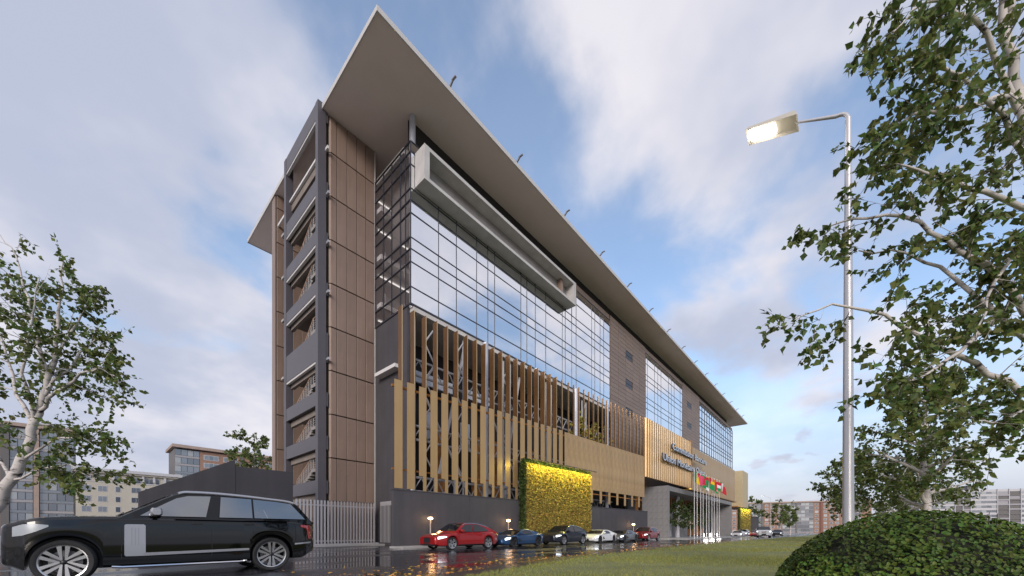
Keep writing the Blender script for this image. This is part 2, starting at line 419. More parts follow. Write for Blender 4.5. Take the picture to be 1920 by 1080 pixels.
# awning-like brackets in the slot between the tower and the bronze panels
for a, b in bands[1:5]:
    box('gutter', (SX+.56, 26.98, a+.1), (SX+.70, 27.27, a+.26), 'steel_grey', st)
    box('shoe', (SX-.05, 34.02, a+.45), (SX+.35, 34.5, a+.62), 'louvre', st)

# ---- core walls, floors and columns
core = box('core_wall', (40.0, 44.0, 0), (119, 45.0, SOF-.02), 'interior', B)
box('core_wall', (15.1, 44.0, 0), (39.98, 45.0, 16.9), 'interior', B)
for z in (18.2, 21.9, 25.6): box('rear_spandrel', (15.1, 44.0, z-.3), (39.98, 44.3, z+1.0), 'white_trim', B)
for x in (15.2, 18.2, 21.2, 24.2, 27.2, 30.2, 33.2, 36.2): box('rear_post', (x, 44.02, 16.92), (x+.35, 44.28, 28.1), 'steel_dark', B)
box('gable_wall', (14.86, 27.0, 0), (15.05, 44.0, 16.75), 'charcoal', B)
box('gable_wall', (14.86, 22.9, 0), (15.06, 26.98, 16.75), 'charcoal', B)
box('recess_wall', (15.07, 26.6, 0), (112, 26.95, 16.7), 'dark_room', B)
box('steel_beam', (14.3, 23.6, 12.6), (14.85, 26.4, 12.85), 'white_trim', B)
for z in (18.35, 22.05, 25.75): box('floor_slab', (15.0, 26.7, z), (113, 43.9, z+.35), 'white_trim', B)
box('floor_slab', (15.08, YG+.02, 16.42), (113, 26.55, 16.74), 'interior', B)
box('ceiling_recess', (15.0, 23.6, 28.1), (113, 43.9, 28.5), 'interior', B)
box('roof_upstand', (15.3, 23.3, 28.5), (112.5, 23.5, SOF-.01), 'dark_joint', B)
for x in (24, 34, 44, 54, 64, 74, 84, 94, 104): box('inner_column', (x-.3, 30, 16.8), (x+.3, 30.6, SOF-.05), 'interior', B)
for x in (40.2, 47): box('office_partition', (x, 27.2, 16.8), (x+.2, 43.8, 28), 'interior', B)
mat('added_glow', (1, 1, 1), .5, emit=(1, .95, .88), estr=.55)  # glow strips added only to brighten the rooms behind the gable glass
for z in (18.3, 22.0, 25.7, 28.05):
    for y in (28.5, 33.0): box('added_glow_strip', (15.8, y, z-.06), (27.0, y+.10, z-.005), 'added_glow', B)
def column(x, y, z0, z1, r, m='steel_grey', nm='column'):
    return obj(nm, MB().lathe([(r,z0),(r,z1)], 20, origin=(x,y,0)), m, B, smooth=40)
column(15.35, 23.0, 3.5, SOF-.02, .22)
for x in (21.6, 28.2, 35.0, 41.8): column(x, 22.0-(x-20)*.02, .2, 16.4, .24)

# ---- curtain walls
def curtain(name, X, Z, y, gl, off, parent=B, joined=False):
    """long street front: panes between mullions, X positions and Z rows"""
    cw = obj(name, MB().box((X[0], y-.03, Z[0]-.12), (X[-1], y+.12, Z[0]-.01)), 'mullion', parent)
    if joined:
        g = MB(); mm = MB()
        for i in range(len(X)-1):
            for k in range(len(Z)-1): g.add([(X[i],y,Z[k]),(X[i+1],y,Z[k]),(X[i+1],y,Z[k+1]),(X[i],y,Z[k+1])], [(0,1,2,3)])
        tag(obj('pane', g, gl, cw, fix=False), kind='stuff')
        for x in X: mm.box((x-.045, y-.07, Z[0]), (x+.045, y-.005, Z[-1]))
        for z in Z[1:]: mm.box((X[0], y-.06, z-.05), (X[-1], y-.006, z+.05))
        obj('mullion', mm, 'mullion', cw)
        return cw
    for i in range(len(X)-1):
        for k in range(len(Z)-1):
            d = (round(X[i+1]-X[i], 3), round(Z[k+1]-Z[k], 3)); key = (name, d)
            if key not in _bc:
                _bc[key] = MB().box((-d[0]/2+.01, -.012, -d[1]/2+.01), (d[0]/2-.01, .012, d[1]/2-.01)).mesh('pane', gl)
            p = link(bpy.data.objects.new('pane', _bc[key]), cw, ((X[i]+X[i+1])/2, y, (Z[k]+Z[k+1])/2))
            p.rotation_euler = (random.gauss(0, off), 0, random.gauss(0, off))
    for x in X: box('mullion', (x-.022, y-.04, Z[0]), (x+.022, y+.06, Z[-1]), 'mullion', cw)
    for z in Z[1:]: box('transom', (X[0], y-.043, z-.032), (X[-1], y+.05, z+.032), 'mullion', cw)
    return cw
ZG = [16.87, 17.98, 19.70, 20.60, 21.39, 23.09, 23.99, 24.79, 26.45, 27.32, 28.04]
XG = [14.85, 17.22, 18.93, 21.06, 22.35, 23.17, 26.66, 27.54, 28.84, 30.54, 33.5, 34.07, 35.35, 36.26, 39.7, 40.46, 41.78, 42.7, 44.3]
curtain('street_curtain_wall', XG, ZG, YG, 'glass_front', .0032)
X2 = [55.9, 56.6, 59.5, 60.9, 62.3, 65.9, 67.2, 68.7, 71.9, 73.1]
curtain('street_curtain_wall', X2, ZG, YG, 'glass_front', .0032)
X3 = [84.1+i*1.93 for i in range(17)]
curtain('street_curtain_wall', X3, ZG, YG, 'glass_front', .0, joined=True)
# gable end glazing
YE = [22.46, 23.09, 23.73, 24.90, 26.06, 27.25]
cw = obj('gable_curtain_wall', MB().box((XC-.06, 22.42, ZG[0]-.12), (XC+.02, 27.25, ZG[0]-.01)), 'mullion', B)
for i in range(5):
    for k in range(len(ZG)-1):
        key = ('pe', round(YE[i+1]-YE[i], 3), round(ZG[k+1]-ZG[k], 3))
        if key not in _bc: _bc[key] = MB().box((-.012, -key[1]/2+.01, -key[2]/2+.01), (.012, key[1]/2-.01, key[2]/2-.01)).mesh('pane', 'glass_end')
        link(bpy.data.objects.new('pane', _bc[key]), cw, (XC, (YE[i]+YE[i+1])/2, (ZG[k]+ZG[k+1])/2))
for y in YE[1:]: box('mullion', (XC-.04, y-.022, ZG[0]), (XC+.04, y+.022, ZG[-1]), 'mullion', cw)
for z in ZG[1:]: box('transom', (XC-.06, YE[0], z-.03), (XC+.04, YE[-1], z+.03), 'mullion', cw)
lv = MB()
for k in range(34):
    z = 23.4+k*.135; lv.box((16.1, 23.2, z), (16.25, 27.0, z+.06))
obj('louvre_screen', lv, 'louvre', cw)
for z in (17.0, 20.2, 23.9):
    rb = MB()
    for q in range(7): rb.tube([(15.3, 26.6, z+1.4+q*.13), (24, 26.6, z+1.4+q*.13)], .02, 4)
    for q in range(6): rb.tube([(15.3+q*1.7, 26.6, z+1.3), (15.3+q*1.7, 26.6, z+2.4)], .025, 4)
    obj('balustrade', rb, 'baluster', B)
# glazing head: grey cladding band between the glass and the roof recess
for a, b in ((36.3, 44.35), (55.9, 73.2), (84.1, 115)): box('head_band', (a, YG+.04, 28.1), (b, YG+.3, 28.75), 'bronze_tile', B)

# ---- bronze tiled bays between the glass
def tiled_bay(x0, x1, ncol, win):
    y = YG-.05
    bay = box('tiled_bay', (x0, y+.07, 8.0), (x1, y+.6, 28.75), 'dark_joint', B)
    n = 30; dz = (28.75-12.0)/n; dx = (x1-x0)/ncol
    for i in range(ncol):
        for k in range(n):
            if (i, k) in win: continue
            box('cladding_panel', (x0+i*dx+.03, y, 12.0+k*dz+.018), (x0+(i+1)*dx-.03, y+.06, 12.0+(k+1)*dz-.018), 'bronze_tile', bay)
    for (i, k) in win: box('vent_window', (x0+i*dx+.12, y+.035, 12.0+k*dz+.03), (x0+(i+1)*dx-.12, y+.065, 12.0+(k+1)*dz-.03), 'mullion', bay)
tiled_bay(44.4, 55.8, 5, [(2, 9), (2, 10), (2, 16), (2, 17), (2, 23), (2, 24)])
tiled_bay(73.2, 84.0, 4, [(1, 9), (1, 10), (1, 16), (1, 17), (1, 23), (1, 24)])

# ---- projecting concrete frame
fx0, fx1, fy0, fy1, fz0, fz1 = 15.17, 34.4, 21.30, 22.40, 24.98, 27.36
fr = obj('balcony_frame', MB().box((fx0, fy0, fz1-.26), (fx1, fy1, fz1)), 'concrete', B)
box('frame_side', (fx0, fy0, fz0+.24), (fx0+.42, fy1, fz1-.262), 'concrete', fr)
box('frame_side', (fx1-.42, fy0, fz0+.24), (fx1, fy1, fz1-.262), 'concrete', fr)
nb = 6
for k in range(nb):
    a = fx0+(fx1-fx0)*k/nb; b = fx0+(fx1-fx0)*(k+1)/nb
    box('frame_floor', (a+(.006 if k else 0), fy0, fz0), (b-(.006 if k < nb-1 else 0), fy1, fz0+.237), 'concrete', fr)
box('frame_back', (fx0+.43, fy1-.12, fz0+.24), (fx1-.43, fy1-.02, fz1-.27), 'concrete_dark', fr)
box('frame_rib', (fx1-2.1, fy0+.5, fz0+.24), (fx1-1.7, fy1-.125, fz1-.265), 'bronze', fr)

# ---- golden screen: lower panels, upper fins, on a line turned 3.6 degrees towards the road
SA = math.tan(R(3.6))
def sy(x): return 20.8-(x-12.3)*SA
gs = obj('golden_screen', MB().prism([(12.6, sy(12.6)+.30, 10.1), (46.2, sy(46.2)+.30, 10.1), (46.2, sy(46.2)+.42, 10.1), (12.6, sy(12.6)+.42, 10.1)], (0,0,.14)), 'rust', B)
obj('screen_rail', MB().prism([(12.6, sy(12.6)+.30, 4.9), (46.2, sy(46.2)+.30, 4.9), (46.2, sy(46.2)+.40, 4.9), (12.6, sy(12.6)+.40, 4.9)], (0,0,.10)), 'rust', gs)
ZF0, ZF1, ZP = 10.45, 15.25, 10.45
def rot_box(name, x, w, d, z0, z1, m, parent, dy=0.0, yaw=0.0):
    key = ('rb', round(w, 3), round(d, 3), round(z1-z0, 3), m)
    if key not in _bc: _bc[key] = MB().box((0, 0, 0), (w, d, z1-z0)).mesh(name, m)
    o = link(bpy.data.objects.new(name, _bc[key]), parent, (x, sy(x)+dy, z0)); o.rotation_euler = (0, 0, -R(3.6)+yaw)
    return o
def fin_mesh(d, h, w=.05):
    key = ('fin', d, round(h, 3), w)
    if key not in _bc:
        mb = MB().box((-w, .012, 0), (0, d, h), 0).box((-w, 0, 0), (0, .010, h), 1); _bc[key] = mb.mesh('fin', ['fin', 'fin_edge'])
    return _bc[key]
PIT = .862
k = 0; x = 12.59
while x < 46.0:
    right = x > 29.3
    w = .845 if right else .54
    zb = 3.72 if k < 2 else 4.62
    if right: zb = 5.3
    rot_box('gold_panel', x, w, .035, zb, ZP+(random.uniform(-.03, .03) if not right else -.05), 'gold_worn' if right else 'gold', gs, 0 if not right else random.uniform(0, .02))
    if k >= 2:   # narrower toothed foot of the panel
        if not right: rot_box('gold_foot', x+.30, .24, .035, 3.66, 4.618, 'gold' if k % 3 else 'gold_worn', gs)
        elif k % 2: rot_box('gold_foot', x+.1, .40, .035, 4.0, 5.298, 'gold_worn', gs, .03)
    d = .50 if x < 28.6 else .16
    f_ = link(bpy.data.objects.new('fin', fin_mesh(d, ZF1-ZF0)), gs, (x+w-(.0 if not right else .2), sy(x+w), ZF0)); f_.rotation_euler = (0, 0, -R(3.6)+(R(random.uniform(-2, 2))))
    x += PIT; k += 1
# ribbed upper part over the entrance, then the smooth curved plate
def by(x): return 18.66-(x-46.25)*.0147
rib = MB().prism([(0,0,0),(.10,-.16,0),(.62,-.16,0),(.72,0,0),(.72,.05,0),(0,.05,0)], (0,0,15.28-7.9)).mesh('ribbed_panel', 'gold')
rw = obj('ribbed_wall', MB().prism([(46.25, by(46.25)+.06, 7.9), (64.0, by(64)+.06, 7.9), (64.0, by(64)+.3, 7.9), (46.25, by(46.25)+.3, 7.9)], (0,0,7.25)), 'fin', gs)
nrib = 24; step = (64.0-46.3)/nrib
for k in range(nrib):
    o = link(bpy.data.objects.new('ribbed_panel', rib), rw, (46.3+k*step, by(46.3+k*step), 7.9)); o.rotation_euler = (0, 0, -R(.84))
box('lit_slot', (64.05, 18.75, 8.0), (65.6, 18.95, 15.1), 'lit_slot', gs)
box('slot_fin', (64.02, 18.2, 8.0), (64.30, 18.74, 15.6), 'rust', gs)
pl = obj('plate_backing', MB().box((66, 19.12, 8.0), (99.5, 19.5, 15.1)), 'fin', gs)
npl = 20
for k in range(npl):
    a = 65.7+(100-65.7)*k/npl; b = 65.7+(100-65.7)*(k+1)/npl
    box('plate_panel', (a+.015, 19.02, 8.15), (b-.015, 19.09, 15.2), 'gold', pl)
mb = MB(); arc = [(100+2.2*math.sin(q), 21.25-2.2*math.cos(q)) for q in [R(90)*j/8 for j in range(9)]]
for j in range(8):
    mb.add([(arc[j][0], arc[j][1], 8.1), (arc[j+1][0], arc[j+1][1], 8.1), (arc[j+1][0], arc[j+1][1], 15.2), (arc[j][0], arc[j][1], 15.2)], [(0,1,2,3)])
obj('curved_plate', mb, 'gold', gs, smooth=60)
box('plate_soffit', (65.8, 18.9, 7.95), (102, 21.5, 8.08), 'gold', gs)
mat('pylon', (.44, .36, .23), .6, var=.08)
box('far_pylon', (112, 19.5, 7.2), (119, 22.0, 16.8), 'pylon', B)
box('far_canopy', (102.5, 18.9, 6.9), (116, 22.2, 7.15), 'rust', B)
box('ground_wall', (50, 22.6, 0), (112, 23.0, 8.0), 'charcoal', B)
for k in range(22): box('timber_slat', (52.5+k*1.6, 22.35, .3), (53.0+k*1.6, 22.58, 7.9), 'rust', B)

# ---- lettering on the screen
def lettering(txt, x0, x1, z, h):
    def ext(t):
        me = TXT[t]; xs = [v.co.x for v in me.vertices]; return min(xs), max(xs)
    lo, hi = ext(txt); sx = (x1-x0)/(hi-lo)
    for i, ch in enumerate(txt):
        if ch == ' ': continue
        me = TXT[ch].copy(); c0 = max(v.co.x for v in me.vertices); off = ext(txt[:i+1])[1]-c0
        for v in me.vertices: v.co = (v.co.x*sx, -v.co.z, v.co.y*h)
        me.name = 'letter'; me.materials.clear(); me.materials.append(MATS['letters']); me.materials.append(MATS['letters_side'])
        for p in me.polygons: p.material_index = 0 if abs(p.normal.y) > .7 else 1
        link(bpy.data.objects.new('letter', me), gs, (x0+(off-lo)*sx, 18.02, z))
lettering("Commission Bancaire", 54.2, 71.5, 12.55, 1.35)
lettering("Union Mon\u00e9taire Ouest", 50.6, 70.5, 10.55, 1.35)

# ---- space behind the screen: lattice trusses, planting, decks
def lattice(x0, x1, y, zs_, n, r=.075):
    for a, b in zip(zs_[:-1], zs_[1:]):
        mb = MB(); mb.tube([(x0, y, a), (x1, y, a)], r*1.25, 6); mb.tube([(x0, y, b), (x1, y, b)], r*1.25, 6)
        for j in range(n):
            u0 = x0+(x1-x0)*j/n; u1 = x0+(x1-x0)*(j+1)/n; um = (u0+u1)/2
            mb.tube([(u0, y, a), (um, y, b), (u1, y, a)], r*.8, 5)
        obj('lattice_girder', mb, 'truss', B, smooth=40)
lattice(15.4, 46, 23.3, [12.4, 13.5], 22)
lattice(15.4, 46, 23.0, [7.6, 8.6], 22)
lattice(15.4, 46, 23.0, [3.9, 4.9], 22)
for x in (16.2, 19.0, 24.6, 31, 38):
    mb = MB(); n = 9
    for dx in (0, .9): mb.tube([(x+dx, 22.75, 3.7), (x+dx, 22.75, 16.2)], .085, 6)
    for j in range(n):
        z0, z1 = 3.9+j*1.35, 3.9+(j+1)*1.35
        mb.tube([(x+(.9 if j % 2 else 0), 22.75, z0), (x+(0 if j % 2 else .9), 22.75, z1)], .06, 5)
    obj('lattice_mast', mb, 'truss', B, smooth=40)
for x in (17.3, 24.4, 36): 
    mb = MB(); mb.tube([(x, 22.5, 5.2), (x+3.2, 23.4, 15.8)], .12, 6); mb.tube([(x+2.6, 22.5, 4.5), (x-.5, 23.4, 11)], .09, 6); obj('raking_brace', mb, 'truss', B, smooth=40)
mat('timber', (.33, .15, .05), .6, var=.4, vscale=2.5)
for x in (18.6, 22.6, 25.2, 30.4): box('timber_screen', (x, 24.6, 4.2), (x+1.2, 24.75, 9.5), 'timber', B)
mat('bright_panel', (.62, .64, .72), .5)
for x, z, w, h in ((15.5, 3.8, 1.2, 4.5), (17.9, 8.6, .9, 2.2), (22.0, 8.4, 1.0, 2.3), (24.9, 4.6, .8, 2.0), (27.4, 3.8, 1.0, 3.0), (16.4, 12.9, 4.6, .9), (22.6, 13.0, 3.4, .8)): box('white_cabinet', (x, 25.4, z), (x+w, 25.6, z+h), 'bright_panel', B)
box('deck_slab', (15.1, 22.7, 3.3), (50, 26.5, 3.55), 'concrete', B)
# ------------------------------------------------------------------ pavement, walls, gates
mat('gate_metal', (.52, .50, .52), .35, metal=.5)
mat('pier_stone', (.20, .195, .20), .6, var=.12, vscale=2.0, bump=.1)
WA = math.tan(R(2.8))
def wy(x): return 20.4-(x-12.3)*WA
tag(obj('pavement', MB().prism([(12.2, wy(12.2)+.3, .0), (12.2, 19.25, .0), (50, 18.05, .0), (50, 14.6, .0), (125, 14.6, .0), (125, 22.5, .0), (50, 22.5, 0)], (0,0,.12)), 'paving'), kind='structure')
tag(obj('gate_apron', MB().box((8.6, 25.9, -.02), (15.2, 27.2, .10)), 'paving'), kind='structure')
pw = thing('perimeter_wall', (12.3, 20.4, 0), 'long plain charcoal wall behind the parked cars under the golden slats', 'wall')
seg = [12.3, 18.2, 24.1, 30.0, 35.9, 41.8, 47.2]
for a, b in zip(seg[:-1], seg[1:]):
    obj('wall_panel', MB().prism([(a+.006, wy(a), .0), (b-.006, wy(b), .0), (b-.006, wy(b)+.3, .0), (a+.006, wy(a)+.3, .0)], (0,0,3.54)), 'charcoal', pw)
obj('coping', MB().prism([(12.25, wy(12.3)-.03, 3.545), (47.2, wy(47.2)-.03, 3.545), (47.2, wy(47.2)+.36, 3.545), (12.25, wy(12.3)+.36, 3.545)], (0,0,.06)), 'charcoal', pw)
lw = thing('ramp_wall', (5.7, 26.4, 0), 'charcoal wall with sloping top left of the stair tower behind the black car', 'wall')
obj('sloping_part', MB().prism([(1.72, 26.4, 0), (5.70, 26.4, 0), (5.70, 26.4, 5.18), (1.72, 26.4, 2.98)], (0,.3,0)), 'charcoal', lw)
obj('level_part', MB().box((5.712, 26.42, 0), (8.75, 26.7, 4.80)), 'charcoal', lw)
g = thing('slatted_gate', (11.6, 26.4, 0), 'pale metal sliding gate of upright slats beside the bronze tower', 'gate')
k = 0; x = 8.9
while x < 14.3:
    box('slat', (x, 26.38, .2), (x+.095, 26.46, 3.12), 'gate_metal', g); x += .222
for z in (.32, 2.75): box('rail', (8.8, 26.47, z), (14.4, 26.53, z+.09), 'gate_metal', g)
box('track', (8.7, 26.3, .10), (14.6, 26.6, .19), 'gate_metal', g)
for i in range(8): box('slat', (14.69, 26.2-i*.19, .2), (14.71, 26.26-i*.19, 3.2), 'gate_metal', g)
box('rail', (14.73, 24.8, 2.95), (14.79, 26.3, 3.25), 'gate_metal', g)

# entrance portal
pt = thing('entrance_portal', (51.5, 17.66, 0), 'grey stone entrance portal with flat canopy behind the flagpoles', 'portal')
box('core', (51.56, 17.72, 0.1), (52.0, 21.10, 6.5), 'dark_joint', pt)
for k in range(8):
    for j in range(5): box('stone_slab', (51.5, 17.66+j*.70+.006, .13+k*.885+.006), (51.555, 17.66+(j+1)*.70-.006, .13+(k+1)*.885-.006), 'pier_stone', pt)
box('pier_front', (51.5, 17.60, .12), (52.05, 17.655, 7.2), 'pier_stone', pt)
box('canopy', (51.56, 17.66, 6.55), (89.9, 21.2, 7.2), 'pier_stone', pt)
box('pier', (89.2, 17.67, .12), (89.85, 21.2, 6.545), 'pier_stone', pt)
box('back_wall', (62.0, 20.6, .12), (70.0, 20.9, 4.2), 'pier_stone', pt)
obj('round_column', MB().lathe([(.35,.12),(.35,6.5)], 18, origin=(61.4,19.6,0)), 'steel_grey', pt, smooth=40)
for i in range(20): box('gate_slat', (52.2+i*.47, 20.5, .2), (52.2+i*.47+.40, 20.56, 3.9), 'gate_metal', pt)
box('gate_rail', (52.1, 20.57, 3.55), (61.6, 20.62, 3.7), 'gate_metal', pt)
cb = thing('dark_kiosk', (121.8, 19.5, 0), 'low dark box beyond the far living wall', 'kiosk')
box('body', (121.5, 18.2, 0), (127, 20.8, 5.0), 'charcoal', cb); box('lid', (121.4, 18.1, 5.0), (127.1, 20.9, 5.2), 'charcoal', cb)

# ------------------------------------------------------------------ leaf tools
def leaf_mat(name, col, rough=.55, trans=.25):
    m = mat(name, col, rough, tint=True, spec=.35); nt = m.node_tree; b = nt.nodes["Principled BSDF"]
    o = nt.nodes["Material Output"]; t = nt.nodes.new("ShaderNodeBsdfTranslucent"); mx = nt.nodes.new("ShaderNodeMixShader"); mx.inputs[0].default_value = trans
    src = b.inputs['Base Color'].links[0].from_socket
    nt.links.new(src, t.inputs[0]); nt.links.new(b.outputs[0], mx.inputs[1]); nt.links.new(t.outputs[0], mx.inputs[2]); nt.links.new(mx.outputs[0], o.inputs[0])
    return m
leaf_mat('birch_leaf', (.105, .150, .042), .5, .42); leaf_mat('bush_leaf', (.065, .120, .018), .5, .2); leaf_mat('ivy_leaf', (.29, .265, .055), .6, .1)
leaf_mat('ivy_dark', (.045, .075, .020)); leaf_mat('grass_blade', (.25, .275, .095), .7, .3); leaf_mat('dead_leaf', (.55, .34, .05), .5, .1)
def leaf_add(mb, p, d, n, s, tint, m=0, shape=0):
    """one leaf: p base, d direction, n normal, s length"""
    w = d.cross(n)
    if w.length < 1e-6: w = d.orthogonal()
    w.normalize(); n2 = w.cross(d).normalized()
    if shape == 0:      # pointed, broad near the stalk, folded along the midrib
        vs = [p, p+d*s*.35+w*s*.42+n2*s*.10, p+d*s, p+d*s*.35-w*s*.42+n2*s*.10]
        mb.add(vs, [(0, 1, 2), (0, 2, 3)], m, tint)
    else:
        vs = [p, p+d*s*.25+w*s*.36+n2*s*.08, p+d*s*.75+w*s*.30+n2*s*.06, p+d*s, p+d*s*.75-w*s*.30+n2*s*.06, p+d*s*.25-w*s*.36+n2*s*.08]
        mb.add(vs, [(0, 1, 2, 3), (0, 3, 4, 5)], m, tint)
def rvec(): 
    while 1:
        v = Vector((random.uniform(-1, 1), random.uniform(-1, 1), random.uniform(-1, 1)))
        if .05 < v.length < 1: return v.normalized()
def tnt(a=.45, warm=.15):
    k = 1+random.uniform(-a, a); return (k*(1+random.uniform(-warm, warm*2)), k, k*(1+random.uniform(-warm, warm)))

# living walls: timber box, thousands of small leaves, warm light strip along the top
def living_wall(x0, x1, yf, z1, label, n, slope, power):
    g = thing('living_wall', (x0, yf(x0), 0), label, 'green wall', 'planted walls along the street')
    obj('planter_frame', MB().prism([(x0, yf(x0), .1), (x1, yf(x1), .1), (x1, yf(x1)+.5, .1), (x0, yf(x0)+.5, .1)], (0,0,z1-.1)), 'ivy_back', g)
    mb = MB(); mb2 = MB()
    for i in range(n):
        x = random.uniform(x0, x1); z = .15+(z1-.2)*random.random(); p = Vector((x, yf(x)-random.uniform(.0, .16), z))
        d = (Vector((random.uniform(-.8, .8), -random.uniform(.2, 1.0), random.uniform(-1.2, .3)))).normalized()
        leaf_add(mb, p, d, (Vector((0, -1, .6))+rvec()*.5).normalized(), random.uniform(.065, .14), (lambda k, b: (k*(1+b*.5), k*(1-b*.15), k))(random.uniform(.35, 1.5), random.random()**2))
    tag(obj('foliage', mb, 'ivy_leaf', g, fix=False), kind='stuff')
    for i in range(int(n*.16)):
        if random.random() < .5: p = Vector((x0-random.uniform(0, .15), yf(x0)+random.uniform(0, .5), random.uniform(.2, z1)))
        else: x = random.uniform(x0-.1, x1+.1); p = Vector((x, yf(x)+random.uniform(.0, .5), z1+random.uniform(.0, .28)))
        leaf_add(mb2, p, rvec(), rvec(), random.uniform(.13, .24), tnt())
    tag(obj('top_foliage', mb2, 'ivy_dark', g, fix=False), kind='stuff')
    l = bpy.data.lights.new('strip_glow', 'AREA'); l.shape = 'RECTANGLE'; l.size = (x1-x0); l.size_y = .12; l.energy = power; l.color = (1.0, .90, .17)
    lo = bpy.data.objects.new('strip_glow', l); link(lo, g, ((x0+x1)/2, yf((x0+x1)/2)-.70, z1+.12)); lo.rotation_euler = (R(22), 0, slope)
    obj('light_strip', MB().prism([(x0, yf(x0)-.78, z1+.15), (x1, yf(x1)-.78, z1+.15), (x1, yf(x1)-.62, z1+.15), (x0, yf(x0)-.62, z1+.15)], (0,0,.05)), 'steel_dark', g)
    for q in range(5):
        x = x0+(x1-x0)*(q+.5)/5; box('strip_arm', (x-.02, yf(x)-.7, z1+.155), (x+.02, yf(x)+.1, z1+.195), 'steel_dark', g)
mat('ivy_back', (.10, .09, .03), .9, var=.4, vscale=5)
living_wall(23.5, 33.0, lambda x: wy(x)-.55, 6.65, 'tall yellow lit planted wall behind the dark blue parked car', 27000, -R(2.8), 330)
living_wall(103.5, 111.5, lambda x: 18.6-(x-103.5)*.1, 6.6, 'far yellow planted wall past the entrance portal', 6000, -R(5.7), 280)

# ------------------------------------------------------------------ lamps
mat('lamp_warm', (1, .8, .5), .5, emit=(1, .62, .30), estr=9)
mat('lamp_white', (1, 1, 1), .5, emit=(1, .95, .88), estr=7)
mat('lamp_post', (.30, .27, .25), .5, metal=.5)
for lx, ly, lab in ((14.66, 19.95, 'low lit bollard lamp against the wall above the bonnet of the near red car'), (21.72, 19.55, 'low lit bollard lamp against the wall above the blue car'), (42.6, 18.55, 'small lit lamp at the wall by the portal above the far red car')):
    g = thing('bollard_lamp', (lx, ly, .12), lab, 'lamp', 'small wall lamps')
    obj('post', MB().lathe([(.07,.12),(.05,.16),(.045,1.78)], 10, origin=(lx,ly,0)), 'lamp_post', g, smooth=40)
    obj('bulb', MB().lathe([(.02,1.78),(.13,1.80),(.155,1.86),(.13,1.91),(.02,1.925)], 12, origin=(lx,ly,0)), 'lamp_warm', g, smooth=50)
    obj('cap', MB().lathe([(.01,1.99),(.16,1.96),(.165,1.935),(.01,1.93)], 12, origin=(lx,ly,0)), 'lamp_post', g, smooth=40)
    l = bpy.data.lights.new('lamp_glow', 'POINT'); l.energy = 9; l.color = (1, .50, .22); l.shadow_soft_size = .12; link(bpy.data.objects.new('lamp_glow', l), g, (lx, ly-.22, 1.86))
for i, lx in enumerate((59.2, 62.8, 66.9)):
    g = thing('floodlight', (lx, 15.35, .12), ('left', 'middle', 'right')[i]+' one of three round white floodlights at the foot of the flagpoles', 'floodlight', 'floodlights under the flags')
    obj('housing', MB().lathe([(.02,-.24),(.18,-.22),(.27,-.02),(.29,.08),(.24,.09)], 16, axis='y', origin=(lx,15.35,.50)), 'steel_dark', g, smooth=40)
    obj('lens', MB().lathe([(.25,-.0),(.21,-.08),(.01,-.11)][::-1], 16, axis='y', origin=(lx,15.24,.50)), 'lamp_white', g, smooth=60)
    box('bracket', (lx-.06, 15.3, .12), (lx+.06, 15.42, .24), 'steel_dark', g)
    l = bpy.data.lights.new('flood_glow', 'POINT'); l.energy = 30; l.color = (1, .95, .88); l.shadow_soft_size = .25; link(bpy.data.objects.new('flood_glow', l), g, (lx, 14.9, .55))

mat('pole_metal', (.55, .54, .56), .38, metal=.6)
mat('lamp_shell', (.42, .39, .34), .5)
def street_lamp(x, y, top, label, arm, head_yaw=0.0, detail=True):
    g = thing('street_lamp', (x, y, 0), label, 'street lamp', 'street lamps')
    r0, r1 = .100, .050
    obj('pole', MB().lathe([(.17,.0),(.17,.35),(r0,.4),(r0*.8,top*.5),(r1,top-.18)], 16, origin=(x,y,0)), 'pole_metal', g, smooth=35)
    pts = [(x, y, top-.18)]
    for q in range(1, 6):
        a = R(90)*q/5; pts.append((x, y+.18*(1-math.cos(a)), top-.18+.18*math.sin(a)))
    pts.append((x, y+arm, top+arm*.42))
    obj('arm', MB().tube(pts, [r1*.75]*6+[.022], 8), 'pole_metal', g, smooth=50)
    # wedge-shaped head: sloping top plate, open reflector below
    hy0, hy1 = y+arm-.05, y+arm+.92; z0 = top+arm*.42; sl = .34
    h = MB(); w = .24
    def P(dx, t, dz): return (x+dx, hy0+(hy1-hy0)*t, z0+t*sl+dz)
    h.add([P(-w,0,-.04),P(w,0,-.04),P(w,1,-.04),P(-w,1,-.04),P(-w*.8,.04,.10),P(w*.8,.04,.10),P(w*.7,.95,.07),P(-w*.7,.95,.07)], [(4,5,6,7),(0,1,5,4),(1,2,6,5),(2,3,7,6),(3,0,4,7)])
    h.add([P(-w,0,-.04),P(w,0,-.04),P(w,1,-.04),P(-w,1,-.04),P(-w*.85,.04,.0),P(w*.85,.04,.0),P(w*.85,.96,.0),P(-w*.85,.96,.0)], [(0,1,5,4),(1,2,6,5),(2,3,7,6),(3,0,4,7),(4,5,6,7)])
    obj('lamp_head', h, 'lamp_shell', g)
    d = MB()
    d.add([P(-w*.55,.45,-.035),P(w*.62,.45,-.035),P(w*.62,.92,-.035),P(-w*.55,.92,-.035),P(-w*.6,.42,.005),P(w*.68,.42,.005),P(w*.68,.95,.005),P(-w*.6,.95,.005)], [(0,1,2,3),(0,1,5,4),(1,2,6,5),(2,3,7,6),(3,0,4,7),(4,5,6,7)])
    obj('lamp_glass', d, 'lamp_white', g)
    l = bpy.data.lights.new('street_glow', 'POINT'); l.energy = 5; l.color = (1, .9, .75); l.shadow_soft_size = .2; link(bpy.data.objects.new('street_glow', l), g, P(0, .62, -.45))
    return g
street_lamp(10.46, -.07, 9.75, 'tall lit street lamp with wedge head rising behind the round bush', .88)
street_lamp(115.6, 20.1, 10.6, 'distant lit street lamp on a thin pole past the golden pylon', 1.3)
